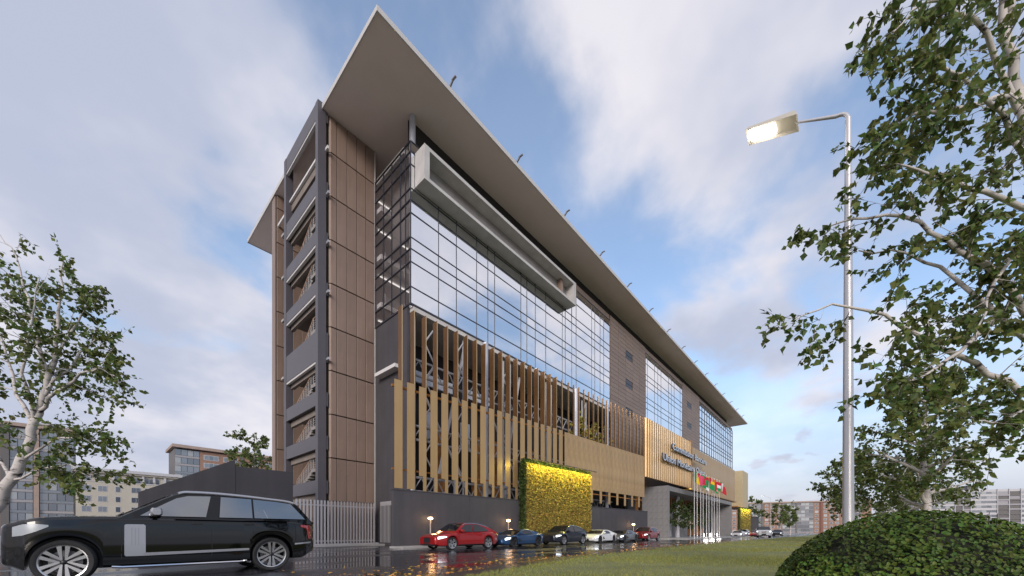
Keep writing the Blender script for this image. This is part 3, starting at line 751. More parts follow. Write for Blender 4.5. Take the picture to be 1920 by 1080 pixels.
street_lamp(136.7, 16.5, 11.2, 'farthest street lamp head above the distant trees', 1.6)

# ------------------------------------------------------------------ flags
FC = {'green': (.0, .22, .06), 'red': (.42, .01, .025), 'yellow': (.62, .42, .0), 'white': (.6, .6, .6), 'orange': (.55, .14, .01), 'pink': (.55, .05, .12)}
for k_, c_ in FC.items(): mat('flag_'+k_, c_, .7)
flags = [(('green','yellow','pink'), 'v', 'green, yellow and pink'), (('red','red','green'), 'h', 'red over green'), (('green','green','white'), 'h', 'green and white'), (('red','green','green'), 'h', 'red above two green bands'), (('yellow','green','green'), 'h', 'yellow above green'),
         (('red','red','red'), 'h', 'plain red'), (('orange','white','green'), 'h', 'orange, white and green in bands'), (('red','white','green'), 'h', 'red, white and green in bands'), (('orange','orange','white'), 'v', 'orange and white'), (('green','green','red'), 'v', 'green with red fly')]
for i, (px_, (cols, way, words)) in enumerate(zip((54.57, 55.89, 57.62, 58.86, 60.63, 61.95, 63.66, 65.03, 66.78, 68.19), flags)):
    py__ = 15.2
    g = thing('flagpole', (px_, py__, .12), 'white flagpole before the portal flying a flag of '+words, 'flagpole', 'flagpoles in front of the portal')
    obj('pole', MB().lathe([(.10,.12),(.10,.3),(.06,.34),(.035,9.25),(.07,9.28),(.07,9.36),(.01,9.4)], 10, origin=(px_,py__,0)), 'pole_metal', g, smooth=40)
    mb = MB(); nu, nv = 12, 6; L_, H_ = 2.7, 1.45; ph = random.uniform(0, 6)
    for a in range(nu+1):
        for b in range(nv+1):
            u, v = a/nu, b/nv
            mb.v.append((px_+.05+L_*u*.92, py__+.28*u*math.sin(u*7+ph+v*1.2)-.25*u, 9.15-H_*v-.60*u*u*(1+.3*math.sin(ph))+.07*u*math.sin(u*9+ph)))
    for a in range(nu):
        for b in range(nv):
            q = a*(nv+1)+b; mb.f.append((q, q+1, q+nv+2, q+nv+1)); mb.t.append(None); mb.m.append((a*3)//nu if way == 'v' else (b*3)//nv)
    obj('flag', mb, ['flag_'+c for c in cols], g, smooth=60)
# ------------------------------------------------------------------ vehicles
def paint(name, col, metal=.0, rough=.28): return mat(name, col, rough, metal=metal, coat=.6, spec=.3)
paint('paint_black', (.0012, .0012, .0016), rough=.07); paint('paint_red', (.30, .008, .010), .25); paint('paint_blue', (.012, .050, .13), .45)
paint('paint_navy', (.017, .019, .030), .3); paint('paint_white', (.60, .60, .62)); paint('paint_grey', (.13, .135, .15), .5); paint('paint_maroon', (.20, .012, .016), .3)
paint('paint_silver', (.42, .43, .46), .6)
mat('car_glass', (.010, .011, .014), .02, spec=.5, ior=1.6); mat('car_glass_bright', (.035, .041, .047), .02, spec=.75, ior=2.4)
mat('tyre', (.018, .018, .020), .75, bump=.3, bscale=60); mat('rim', (.55, .54, .55), .22, metal=.9); mat('rim_dark', (.05, .05, .055), .3, metal=.6)
mat('plastic', (.012, .012, .014), .45); mat('chrome', (.72, .72, .74), .12, metal=1.0); mat('silver_trim', (.40, .40, .43), .30, metal=.6)
mat('headlamp', (.30, .32, .35), .3, spec=.6); mat('headlamp_lit', (.8, .85, .9), .1, emit=(.85, .93, 1.0), estr=1.1)
mat('tail_lamp', (.28, .01, .012), .12, coat=1, emit=(1, .02, .02), estr=.03); mat('disc', (.22, .21, .21), .4, metal=.8)

mat('vent_rib_metal', (.29, .29, .31), .4, metal=.5)  # darker metal of the side vent's ribs
def interp(pts, x):
    if x <= pts[0][0]: return pts[0][1]
    for (a, b), (c, d) in zip(pts[:-1], pts[1:]):
        if x <= c:
            t = (x-a)/(c-a) if c > a else 1
            return b+(d-b)*t
    return pts[-1][1]
def smooth_pts(pts, n=6):
    """Catmull-Rom through profile points"""
    out = []
    P = [pts[0]]+list(pts)+[pts[-1]]
    for i in range(1, len(P)-2):
        for k in range(n):
            t = k/n; p0, p1, p2, p3 = P[i-1:i+3]
            out.append(tuple(.5*((2*p1[j])+(-p0[j]+p2[j])*t+(2*p0[j]-5*p1[j]+4*p2[j]-p3[j])*t*t+(-p0[j]+3*p1[j]-3*p2[j]+p3[j])*t**3) for j in (0, 1)))
    out.append(pts[-1]); return out

WHEELS = {}
def wheel_meshes(r, w, rimr, style, rimmat):
    key = (r, w, rimr, style, rimmat)
    if key in WHEELS: return WHEELS[key]
    ty = MB().lathe([(rimr-.01, -w*.42), (rimr+.012, -w*.48), (r*.93, -w*.5), (r*.985, -w*.40), (r, -w*.25), (r, w*.25), (r*.985, w*.40), (r*.93, w*.5), (rimr+.012, w*.48), (rimr-.01, w*.42)], 36, axis='y')
    tm = ty.mesh('wheel', 'tyre', 40)
    rm = MB().lathe([(rimr*.99, -w*.42), (rimr*.93, -w*.3), (rimr*.90, w*.30), (rimr*.94, w*.43), (rimr, w*.46), (rimr*1.005, w*.40)], 36, axis='y')
    n = style[0]; yo = w*.40
    for k in range(n):
        a0 = 2*math.pi*k/n+math.pi/2
        for sgn in ((-1, 1) if style[1] == 2 else (0,)):
            ca, sa = math.cos(a0), math.sin(a0)
            def Q(rad, side, y): return (rad*ca-side*sa, y, -(rad*sa+side*ca))
            g0, g1 = (.012*r/.37*sgn, .020*r/.37*sgn) if sgn else (-.018, -.03)
            h0, h1 = (g0+sgn*.026*r/.37, g1+sgn*.058*r/.37) if sgn else (.018, .03)
            ri, ro = rimr*.13, rimr*.94
            rm.add([Q(ri, g0, yo-.005), Q(ro, g1, yo+.01), Q(ro, h1, yo+.01), Q(ri, h0, yo-.005), Q(ri, g0, yo-.05), Q(ro, g1, yo-.04), Q(ro, h1, yo-.04), Q(ri, h0, yo-.05)],
                   [(0,1,2,3),(7,6,5,4),(0,4,5,1),(1,5,6,2),(2,6,7,3),(3,7,4,0)])
    rmm = rm.mesh('rim', rimmat, 35)
    hb = MB().lathe([(.001, yo+.012), (rimr*.10, yo+.008), (rimr*.16, yo-.01), (rimr*.17, yo-.05)], 16, axis='y'); hm = hb.mesh('hub_cap', 'plastic', 50)
    dm = MB().lathe([(.02, -.02), (rimr*.68, -.02), (rimr*.68, .0), (.02, .0)], 28, axis='y').mesh('brake_disc', 'disc', 30)
    WHEELS[key] = (tm, rmm, hm, dm); return WHEELS[key]

def car(name, label, cat, S, loc, yaw, group=None, paint_='paint_red', glass='car_glass', steer=0.0, detail=0):
    """S: dict of the shape. Local frame: +x front, +y left side, z up. Origin on the road under the middle."""
    root = bpy.data.objects.new(name, None); link(root, None, loc); root.rotation_euler = (0, 0, yaw); tag(root, label, cat, group)
    def part(nm, mb, m, smooth=35, parent=root, pos=(0, 0, 0), rot=None, fix=True):
        me = mb.mesh(nm, m, smooth) if isinstance(mb, MB) else mb
        if isinstance(mb, MB) and fix:
            b = bmesh.new(); b.from_mesh(me); bmesh.ops.recalc_face_normals(b, faces=b.faces); b.to_mesh(me); b.free()
        o = bpy.data.objects.new(nm, me); COL.objects.link(o); o.parent = parent; o.location = pos
        if rot: o.rotation_euler = rot
        return o
    xr, xf = S['x0'], S['x1']; W2 = S['w']/2; deck = smooth_pts(S['deck'], 5); cl = S['clear']; r = S['r']; axles = S['axles']; ra = r*1.12
    zb = S['belt']; zr = max(z for _, z in S['roof']); wb = S.get('wb', W2*.93); wr = S.get('wr', W2*.70)
    def hw(x):
        d = min(x-xr, xf-x); e = S.get('round', .75)
        return W2*(1-.20*max(0, 1-d/e)**2.2)
    def zlow(x):
        z = cl+max(0, .10-(xf-x))*.6+max(0, .25-(x-xr))*.5
        for a in axles:
            if abs(x-a) < ra: z = max(z, r+math.sqrt(ra*ra-(x-a)**2)*.98)
        return z
    def section(x):
        h = hw(x); zd = interp(deck, x); zl = min(zlow(x), zd-.12); zm = zl+(zd-zl)*.52
        fl = 0.0
        for a in axles:
            if abs(x-a) < ra*1.25: fl = max(fl, .018*(1-(abs(x-a)/(ra*1.25))**4))
        h += fl
        return [(0, zl), (h*.90, zl), (h*.985, zl+.035), (h, zl+(zm-zl)*.55), (h*.992, zm), (h*.985, zd-.17 if zd-.17 > zm else zm+.02), (h*.965, zd-.065), (h*.90, zd-.012), (h*.55, zd+.012), (0, zd+.02)]
    xs = []; x = xr
    while x < xf-1e-6:
        xs.append(x); near = any(abs(x-a) < ra*1.15 for a in axles); x += .045 if near else .10
    xs += [a+s*ra*q for a in axles for s in (-1, 1) for q in (.999, 1.001)]+[xf]
    xs = sorted(set(round(q, 4) for q in xs if xr <= q <= xf))
    mb = MB(); K = 10
    secs = [section(x) for x in xs]
    # rounded nose and tail
    def endcap(sec, x, dx, k):
        zmid = (sec[0][1]+sec[-1][1])/2
        return x+dx, [(y*k, zmid+(z-zmid)*(k*.98)) for y, z in sec]
    ends = []
    for (x, k) in ((xr-.05, .975), (xr-.10, .92), (xr-.125, .84)): ends.append((x, k))
    rows = []
    for (x, k) in ends[::-1]: rows.append(endcap(secs[0], x, 0, k))
    rows += list(zip(xs, secs))
    for (dx, k) in ((.05, .975), (.10, .92), (.125, .84)): rows.append(endcap(secs[-1], xf, dx, k))
    for x, sec in rows:
        for y, z in sec: mb.v.append((x, y, z))
        for y, z in sec[::-1][1:-1]: mb.v.append((x, -y, z))
    C = 2*K-2
    for i in range(len(rows)-1):
        for k in range(C): mb.f.append((i*C+k, (i+1)*C+k, (i+1)*C+(k+1) % C, i*C+(k+1) % C)); mb.m.append(0); mb.t.append(None)
    for i in (0, len(rows)-1): mb.f.append(tuple(i*C+k for k in range(C))); mb.m.append(0); mb.t.append(None)
    body = part('body', mb, paint_, 32)
    def surf(x, k, s=1, off=.006):
        sec = section(x); i = min(int(k), K-2); t = k-i; (y0, z0), (y1, z1) = sec[i], sec[i+1]
        ny, nz = (z1-z0), -(y1-y0); l = math.hypot(ny, nz) or 1
        return (x, s*(y0+(y1-y0)*t+off*ny/l), z0+(z1-z0)*t+off*nz/l)
    def surf_z(x, z, s=1, off=.006):
        sec = section(x)
        for i in range(1, K-2):
            if sec[i][1] <= z <= sec[i+1][1] and sec[i+1][1] > sec[i][1]:
                return surf(x, i+(z-sec[i][1])/(sec[i+1][1]-sec[i][1]), s, off)
        return surf(x, 7.0 if z > sec[5][1] else 1.2, s, off)
    def patch(nm, poly, m, s=1, off=.008, parent=body, n=6):
        """thin skin piece on the flank: poly = list of (x, zlow, zhigh) columns"""
        q = MB(); cols = smooth_cols(poly, n); nv = 5
        for x, a, b in cols:
            for j in range(nv): q.v.append(surf_z(x, a+(b-a)*j/(nv-1), s, off))
        for i in range(len(cols)-1):
            for j in range(nv-1): u = i*nv+j; q.f.append((u, u+1, u+nv+1, u+nv)); q.m.append(0); q.t.append(None)
        return part(nm, q, m, 40, parent)
    def smooth_cols(poly, n):
        out = []
        for (x0, a0, b0), (x1, a1, b1) in zip(poly[:-1], poly[1:]):
            for k in range(n): t = k/n; out.append((x0+(x1-x0)*t, a0+(a1-a0)*t, b0+(b1-b0)*t))
        out.append(poly[-1]); return out
    # cabin
    roofp = smooth_pts(S['roof'], 5)
    def yf(z): return wb-(z-zb)/(zr-zb)*(wb-wr)
    cb = MB(); nr = len(roofp)
    for x, z in roofp:
        zs_ = max(z-.045, zb-.04); y = yf(max(zs_, zb-.02)); zo = zb-.10
        sec = [(min(y+.0, wb), zo) if False else (wb+.002, zo), (y, zs_), (y*.93, max(z-.008, zs_)), (0, z+.012)]
        for yy, zz_ in sec: cb.v.append((x, yy, zz_))
        for yy, zz_ in sec[::-1][1:]: cb.v.append((x, -yy, zz_))
    C2 = 7
    for i in range(nr-1):
        for k in range(C2-1): cb.f.append((i*C2+k, (i+1)*C2+k, (i+1)*C2+k+1, i*C2+k+1)); cb.m.append(0); cb.t.append(None)
    for i in (0, nr-1): cb.f.append(tuple(i*C2+k for k in range(C2))); cb.m.append(0); cb.t.append(None)
    cabin = part('cabin', cb, S.get('pillar', paint_), 28)
    def sidewin(nm, poly, m, off=.010):
        for s in (1, -1):
            q = MB(); q.prism([(x, s*(yf(z)+off), z) for x, z in poly], (0, s*.006, 0)); part(nm, q, m, None, cabin)
    for poly in S['windows']: sidewin('side_window', poly, glass)
    if S.get('rooftrim'):
        for s in (1, -1):
            q = MB(); pts = [(x, s*(yf(z-.05)+.015), z-.03) for x, z in roofp if S['rooftrim'][0] <= x <= S['rooftrim'][1]]
            q.tube(pts, S['rooftrim'][2], 6); part('roof_trim_glint', q, S['rooftrim'][3], 40, cabin)  # thin trim on crossovers; on the big SUV a painted sky reflection
    def topglass(nm, xa, xb):
        q = MB(); pts = [(x, z) for x, z in roofp if min(xa, xb) <= x <= max(xa, xb)]
        for x, z in pts:
            y = yf(max(z-.045, zb))*.90
            for yy in (-y, -y*.5, 0, y*.5, y): q.v.append((x, yy, z+.010+.010*(1-abs(yy)/max(y, .01))))
        for i in range(len(pts)-1):
            for k in range(4): u = i*5+k; q.f.append((u, u+1, u+6, u+5)); q.m.append(0); q.t.append(None)
        part(nm, q, glass, 60, cabin)
    topglass('windscreen', *S['screen']); topglass('rear_window', *S['rearglass'])
    # chassis so that one cannot look through under the arches
    q = MB(); q.box((axles[1]-.42, -W2*.72, cl-.03), (axles[0]+.42, W2*.72, min(r*2.15, zb-.22))); part('underbody', q, 'plastic', None)
    # wheels
    tm, rmm, hm, dm = wheel_meshes(r, S.get('tw', .25), S['rim'], S['style'], S.get('rimmat', 'rim'))
    for a in axles:
        for s in (1, -1):
            yaw_ = (0 if s > 0 else math.pi)+(steer if a > 0 else 0)
            w = part('wheel', tm, None, pos=(a, s*(W2-S.get('tw', .25)*.5-.012), r), rot=(0, 0, yaw_))
            part('rim', rmm, None, parent=w); part('hub_cap', hm, None, parent=w); part('brake_disc', dm, None, parent=w)
    # lamps, grille, mirrors, handles
    zf = interp(deck, xf)
    for s in (1, -1):
        patch('headlight', S['hl'], S.get('hlmat', 'headlamp_lit'), s, .012)
        patch('tail_light', S['tl'], 'tail_lamp', s, .012)
        mp = S['mirror']; q = MB(); y0 = yf(mp[1])+.02
        sec = [(.0, .09, .06), (.06, .12, .085), (.14, .12, .085), (.20, .08, .06)]
        for d, hx, hz in sec:
            for kx, kz in ((1, .4), (.7, 1), (-.8, 1), (-1, .5), (-1, -.6), (-.7, -1), (.6, -1), (1, -.5)): q.v.append((mp[0]+hx*kx*.8, s*(y0+d), mp[1]+hz*kz))
        for i in range(3):
            for k in range(8): q.f.append((i*8+k, i*8+(k+1) % 8, (i+1)*8+(k+1) % 8, (i+1)*8+k)); q.m.append(0); q.t.append(None)
        q.f.append(tuple(range(8))); q.f.append(tuple(range(24, 32))); q.m += [0, 0]; q.t += [None, None]
        mir = part('mirror', q, S.get('mirmat', paint_), 50)
        q = MB(); q.box((mp[0]-.03, min(s*(y0-.08), s*(y0+.03)), mp[1]-.10), (mp[0]+.04, max(s*(y0-.08), s*(y0+.03)), mp[1]-.03)); part('mirror_arm', q, 'plastic', None, mir)
        for hx, hz in S['handles']:
            p = surf_z(hx, hz, s, .012); q = MB(); q.box((hx-.10, min(p[1], p[1]-s*.02), hz-.012), (hx+.10, max(p[1], p[1]-s*.02), hz+.014)); part('door_handle', q, S.get('handlemat', 'plastic'), None)
        for sx, za, zbb in S['seams']: patch('door_seam', [(sx-.006, za, zbb), (sx+.006, za, zbb)], 'plastic', s, .003, n=1)
        for nm, poly, m in S.get('trims', []): patch(nm, poly, m, s, .014)
    for nm, (ya, z0, z1), m in S['front']:
        q = MB(); xx = xf+.085+.04
        n = 10; pts = []
        for k in range(n+1):
            y = -ya+2*ya*k/n; pts.append((xx-.12*(y/W2)**2, y))
        for x, y in pts: q.v += [(x+.012, y, z0), (x+.012, y, z1)]
        for k in range(n): q.f.append((2*k, 2*k+2, 2*k+3, 2*k+1)); q.m.append(0); q.t.append(None)
        part(nm, q, m, 60)
    for nm, (ya, z0, z1), m in S['rear']:
        q = MB(); xx = xr-.125; n = 10; pts = []
        for k in range(n+1):
            y = -ya+2*ya*k/n; pts.append((xx+.12*(y/W2)**2, y))
        for x, y in pts: q.v += [(x-.012, y, z0), (x-.012, y, z1)]
        for k in range(n): q.f.append((2*k, 2*k+2, 2*k+3, 2*k+1)); q.m.append(0); q.t.append(None)
        part(nm, q, m, 60)
    return root, part, surf_z, patch

# big long-wheelbase SUV
SUV = dict(x0=-2.70, x1=2.33, w=2.08, clear=.30, r=.425, axles=(1.70, -1.70), belt=1.30, rim=.325, style=(6, 2), tw=.29, round=.45,
    deck=[(-2.85, 1.20), (-2.55, 1.28), (-1.0, 1.30), (.5, 1.315), (1.2, 1.315), (1.9, 1.28), (2.25, 1.20), (2.45, 1.10)],
    roof=[(-2.72, 1.24), (-2.52, 1.50), (-2.24, 1.79), (-1.6, 1.87), (-.8, 1.92), (-.2, 1.925), (.08, 1.88), (.55, 1.61), (1.06, 1.29)],
    windows=[[(-.38, 1.335), (.70, 1.335), (.56, 1.44), (.12, 1.74), (-.08, 1.805), (-.49, 1.825)], [(-1.29, 1.335), (-.63, 1.335), (-.68, 1.825), (-1.29, 1.81)], [(-2.50, 1.335), (-1.33, 1.335), (-1.33, 1.808), (-1.85, 1.775), (-2.18, 1.735)]],
    screen=(.10, 1.02), rearglass=(-2.62, -2.30), wb=.98, wr=.80, pillar='paint_black', rooftrim=(-2.3, .12, .035, 'silver_trim'),  # silver tube along the roof edge imitates the sky's reflection
    hl=[(1.90, 1.09, 1.12), (2.05, 1.0, 1.14), (2.2, .93, 1.13), (2.32, .91, 1.08)], hlmat='headlamp', tl=[(-2.69, .80, 1.17), (-2.6, .82, 1.18), (-2.55, 1.08, 1.18), (-2.38, 1.13, 1.18)],
    mirror=(.46, 1.42), mirmat='silver_trim', handles=[(-.22, 1.17), (-1.22, 1.17)], seams=[(.97, .45, 1.24), (-.48, .42, 1.25), (-1.30, .62, 1.25)],
    trims=[('side_vent', [(.62, .54, 1.13), (.65, .50, 1.15), (.91, .50, 1.15), (.93, .53, 1.13)], 'silver_trim'), ('side_strip', [(-1.20, .55, .60), (.66, .50, .565)], 'silver_trim'), ('bumper_strip', [(-2.69, .69, .73), (-2.22, .66, .70)], 'silver_trim')],
    front=[('grille', (.62, .84, 1.06), 'plastic'), ('lower_grille', (.75, .45, .68), 'plastic'), ('grille_bar', (.60, .90, .93), 'silver_trim'), ('grille_bar', (.60, .98, 1.01), 'silver_trim')],
    rear=[('number_plate_recess', (.4, .80, .95), 'plastic')])
suv, part, surf_z, patch = car('suv', 'black long SUV with silver wheels driving along the wet road in the foreground', 'car', SUV, (1.44, 11.98, 0), math.pi, None, 'paint_black', 'car_glass_bright', steer=R(-12))
for s in (1, -1):
    q = MB(); q.tube([(1.10, s*1.02, .30), (.95, s*1.06, .285), (-1.0, s*1.06, .285), (-1.15, s*1.02, .30)], .028, 8); part('side_step', q, 'chrome')
    for k in range(3): patch('vent_rib', [(.72+k*.05, .72, 1.08), (.728+k*.05, .72, 1.08)], 'vent_rib_metal', s, .016, n=1)
    q = MB(); q.tube([(-1.62, s*.985, 1.34), (-1.46, s*.86, 1.74)], .006, 4); part('window_trim', q, 'silver_trim', None)
q = MB(); q.tube([(1.02, -.6, 1.335), (.90, .1, 1.42)], .012, 5); part('wiper', q, 'plastic')

XO = dict(x0=-2.30, x1=2.28, w=1.90, clear=.22, r=.355, axles=(1.39, -1.39), belt=.97, rim=.27, style=(5, 2), rimmat='rim', tw=.25,
    deck=[(-2.45, .92), (-2.0, .98), (-1.0, .985), (.5, .97), (1.0, .955), (1.7, .89), (2.15, .80), (2.35, .70)],
    roof=[(-2.15, .98), (-1.85, 1.14), (-1.2, 1.38), (-.5, 1.50), (.1, 1.51), (.45, 1.44), (.85, 1.18), (1.18, .95)],
    windows=[[(-.15, 1.0), (.88, 1.0), (.60, 1.22), (.32, 1.39), (-.15, 1.43)], [(-1.45, 1.04), (-.22, 1.0), (-.22, 1.43), (-.70, 1.40), (-1.15, 1.26)]],
    screen=(.36, 1.12), rearglass=(-2.0, -1.15), rooftrim=(-1.5, .6, .016, 'chrome'),
    hl=[(1.78, .70, .74), (1.95, .66, .76), (2.15, .61, .74), (2.26, .59, .70)], tl=[(-2.29, .74, .86), (-2.1, .78, .88), (-1.98, .82, .88)],
    mirror=(.72, 1.05), handles=[(.05, .86), (-.95, .88)], seams=[(.95, .35, .90), (-.18, .35, .94), (-1.05, .5, .94)],
    trims=[('sill_trim', [(-.95, .25, .30), (.95, .25, .30)], 'plastic')],
    front=[('grille', (.62, .40, .68), 'plastic'), ('lower_grille', (.72, .26, .37), 'plastic')], rear=[('rear_bar', (.7, .78, .84), 'tail_lamp')])
CP = dict(x0=-2.10, x1=2.12, w=1.88, clear=.15, r=.335, axles=(1.32, -1.30), belt=.80, rim=.265, style=(5, 2), rimmat='rim_dark', tw=.26,
    deck=[(-2.25, .80), (-1.9, .86), (-1.3, .88), (-.5, .80), (.5, .79), (1.1, .78), (1.6, .72), (2.0, .58), (2.15, .50)],
    roof=[(-1.95, .84), (-1.4, .98), (-.7, 1.15), (-.1, 1.18), (.25, 1.12), (.75, .90), (1.08, .76)],
    windows=[[(-.75, .86), (.66, .83), (.42, .97), (.16, 1.09), (-.20, 1.12), (-.55, 1.06)]],
    screen=(.22, 1.02), rearglass=(-1.8, -.75),
    hl=[(1.55, .57, .60), (1.70, .52, .63), (1.92, .46, .60), (2.02, .44, .54)], tl=[(-2.08, .62, .74), (-1.95, .63, .75)],
    mirror=(.62, .90), handles=[(-.55, .70)], seams=[(.72, .25, .74), (-.70, .30, .76)],
    trims=[('sill_trim', [(-.9, .18, .22), (.9, .18, .22)], 'plastic'), ('side_scoop', [(.55, .40, .41), (.75, .33, .56), (.85, .36, .58)], 'plastic')],
    front=[('grille', (.68, .20, .40), 'plastic')], rear=[('rear_grille', (.7, .25, .40), 'plastic')])
def parked(nm, lab, S, xfw, xrw, pm, scale=1.0, y=16.1, yaw=math.pi, cat='car', grp='cars parked along the wall', hl=None):
    S = dict(S)
    if hl: S['hlmat'] = hl
    c = (xfw+xrw)/2+(S['axles'][0]+S['axles'][1])/2
    o, *_ = car(nm, lab, cat, S, (c, y+S['w']/2-.1, 0), yaw, grp, pm)
    return o
parked('parked_crossover', 'glossy red crossover nearest of the parked row beside the bollard lamp', XO, 13.24, 16.02, 'paint_red')
parked('parked_coupe', 'blue sports coupe parked between the red crossover and the dark one', CP, 18.33, 20.95, 'paint_blue')
parked('parked_crossover', 'dark navy crossover parked before the yellow planted wall', XO, 24.2, 26.95, 'paint_navy')
parked('parked_coupe', 'white sports coupe parked right of the planted wall', CP, 29.9, 32.5, 'paint_white')
parked('parked_coupe', 'grey sports coupe parked between the white coupe and the far red crossover', CP, 34.84, 37.41, 'paint_grey')
parked('parked_crossover', 'dark red crossover parked beside the stone portal', XO, 40.85, 43.65, 'paint_maroon')
far = 'cars far down the street'
parked('parked_coupe', 'far white coupe parked under the distant planted wall', CP, 84.5, 87.1, 'paint_white', y=14.9, grp=far)
parked('parked_crossover', 'far silver crossover parked behind the far white coupe', XO, 90.2, 93, 'paint_silver', y=15.0, grp=far)
parked('parked_coupe', 'small far red coupe parked beside the silver crossover', CP, 92.5, 95.1, 'paint_red', y=13.2, grp=far)
parked('parked_coupe', 'last white coupe at the end of the far parked row', CP, 97.6, 100.2, 'paint_white', y=13.7, grp=far)
WS = dict(SUV); WS.update(pillar='plastic', trims=[], rooftrim=None, mirmat='paint_white', hlmat='headlamp_lit', front=[('grille', (.62, .88, 1.0), 'plastic'), ('lower_grille', (.62, .42, .68), 'plastic')])
car('suv', 'white SUV with lit headlamps driving towards the camera far down the road', 'car', WS, (79.0, 10.6, 0), math.pi+R(9), far, 'paint_white')
PK = dict(XO); PK.update(roof=[(-.75, .98), (-.70, 1.40), (-.55, 1.52), (.1, 1.54), (.45, 1.46), (.85, 1.18), (1.18, .95)], windows=[[(-.55, 1.0), (.88, 1.0), (.60, 1.22), (.32, 1.39), (-.52, 1.42)]], rearglass=(-.74, -.68), rooftrim=None)
car('pickup', 'dark pickup truck behind the far white SUV', 'pickup truck', PK, (110.0, 11.9, 0), math.pi, far, 'paint_navy')
# ------------------------------------------------------------------ trees
CF, SF = math.cos(R(41.44)), math.sin(R(41.44)); FPX = 704.5
def at(px, py, d):
    """world point seen at photo position (px, py) at forward distance d"""
    r = (px-960)/FPX; return Vector(((CF+r*SF)*d, (SF-r*CF)*d, 1.0+(997-py)/FPX*d))
def bark_mat():
    m = mat('birch_bark', (.55, .51, .49), .75); nt = m.node_tree; b = nt.nodes["Principled BSDF"]; L = nt.links.new
    t = nt.nodes.new("ShaderNodeTexCoord"); mp = nt.nodes.new("ShaderNodeMapping"); mp.inputs['Scale'].default_value = (2.2, 2.2, 7); L(t.outputs['Object'], mp.inputs[0])
    n = nt.nodes.new("ShaderNodeTexNoise"); n.inputs['Scale'].default_value = 1.6; n.inputs['Detail'].default_value = 5; n.inputs['Roughness'].default_value = .7; L(mp.outputs[0], n.inputs['Vector'])
    cr = nt.nodes.new("ShaderNodeValToRGB"); cr.color_ramp.elements[0].position = .36; cr.color_ramp.elements[0].color = (.025, .02, .02, 1); cr.color_ramp.elements[1].position = .46; cr.color_ramp.elements[1].color = (.50, .46, .44, 1)
    L(n.outputs[0], cr.inputs[0]); L(cr.outputs[0], b.inputs['Base Color'])
    bp = nt.nodes.new("ShaderNodeBump"); bp.inputs['Strength'].default_value = .3; L(n.outputs[0], bp.inputs['Height']); L(bp.outputs[0], b.inputs['Normal'])
bark_mat(); mat('twig', (.10, .08, .07), .8)
def wiggle(pts, amp):
    out = [Vector(pts[0])]
    for a, b in zip(pts[:-1], pts[1:]):
        a, b = Vector(a), Vector(b)
        for k in (1, 2, 3): 
            p = a.lerp(b, k/3)
            out.append(p+(rvec()*amp*(a-b).length if k < 3 else Vector()))
    return out
def along(pts, t):
    L = [0]
    for a, b in zip(pts[:-1], pts[1:]): L.append(L[-1]+(b-a).length)
    d = t*L[-1]
    for i in range(len(pts)-1):
        if d <= L[i+1] or i == len(pts)-2:
            u = (d-L[i])/max(1e-6, L[i+1]-L[i]); return pts[i].lerp(pts[i+1], u), (pts[i+1]-pts[i]).normalized(), L[-1]
def tree(name, label, limbs, group, leaf, leafmat='birch_leaf', n2=7, n3=6, nl=7, l2=.42, l3=.30, droop=.5, keep=0, t0=.25, big=0.0, cap2=3.0, cap3=1.1, gap=0.0, bs=.42):
    """limbs: (points, r0, r1); the first is the trunk. secondary branches, hanging twigs, leaves on twigs"""
    base = Vector(limbs[0][0][0]); g = thing(name, (base.x, base.y, 0), label, 'tree', group)
    br = MB(); tw = MB(); leaves = []
    for li, (pts, r0, r1) in enumerate(limbs):
        P = wiggle(pts, .05); n = len(P); rad = [r0+(r1-r0)*(i/(n-1))**.8 for i in range(n)]
        m = MB().tube(P, rad, 10 if li == 0 else 7); obj('trunk' if li == 0 else 'limb', m, 'birch_bark', g, smooth=60)
        ts = t0 if li else max(t0, .45)
        for k in range(n2):
            t = ts+(1-ts)*(k+random.random())/n2; p, d, L = along(P, min(t, .999))
            rr = (r0+(r1-r0)*t**.8)*bs
            d2 = (d*.7+rvec()*.95+Vector((0, 0, .15))).normalized(); L2 = min(cap2, L*l2)*random.uniform(.6, 1.2)*(1.1-.45*t)
            Q = [p]
            for j in range(4):
                d2 = (d2+rvec()*.22+Vector((0, 0, -.06*droop))).normalized(); Q.append(Q[-1]+d2*L2/4)
            br.tube(Q, [rr, rr*.8, rr*.6, rr*.4, rr*.22], 5, cap=False)
            for q in range(n3):
                u = .2+.8*(q+random.random())/n3
                if gap and random.random() < gap: continue
                p3, d3, _ = along(Q, min(u, .999)); d3 = (d3*.5+rvec()).normalized(); L3 = min(cap3, L2*l3*2)*random.uniform(.5, 1.2)
                T = [p3]
                for j in range(4):
                    d3 = (d3+rvec()*.15+Vector((0, 0, -.22*droop))).normalized(); T.append(T[-1]+d3*L3/4)
                tw.tube(T, [rr*.20+.003, .004, .003, .002, .0015], 3, cap=False)
                for s in range(nl):
                    v = .12+.88*(s+random.random())/nl; p4, d4, _ = along(T, min(v, .999))
                    dl = (d4*.5+rvec()*.9+Vector((0, 0, -.45))).normalized()
                    leaves.append((p4+rvec()*leaf*.3, dl, rvec(), leaf*random.uniform(.65, 1.25), tnt(.5, .2)))
    tag(obj('branches', br, 'birch_bark', g, smooth=60, fix=False), kind='stuff'); tag(obj('twigs', tw, 'twig', g, fix=False), kind='stuff')
    if keep:
        leaves.sort(key=lambda q: (q[0]-cam.location).length-q[3]*10)
        for p, d, n, s, tn in leaves[:keep]:
            mb = MB(); leaf_add(mb, Vector((0, 0, 0)), d, n, s, tn); o = obj('leaf', mb, leafmat, g, p, fix=False)
        leaves = leaves[keep:]
    mb = MB()
    for p, d, n, s, tn in leaves: leaf_add(mb, p, d, n, s, tn)
    tag(obj('crown', mb, leafmat, g, fix=False), kind='stuff')
    return g
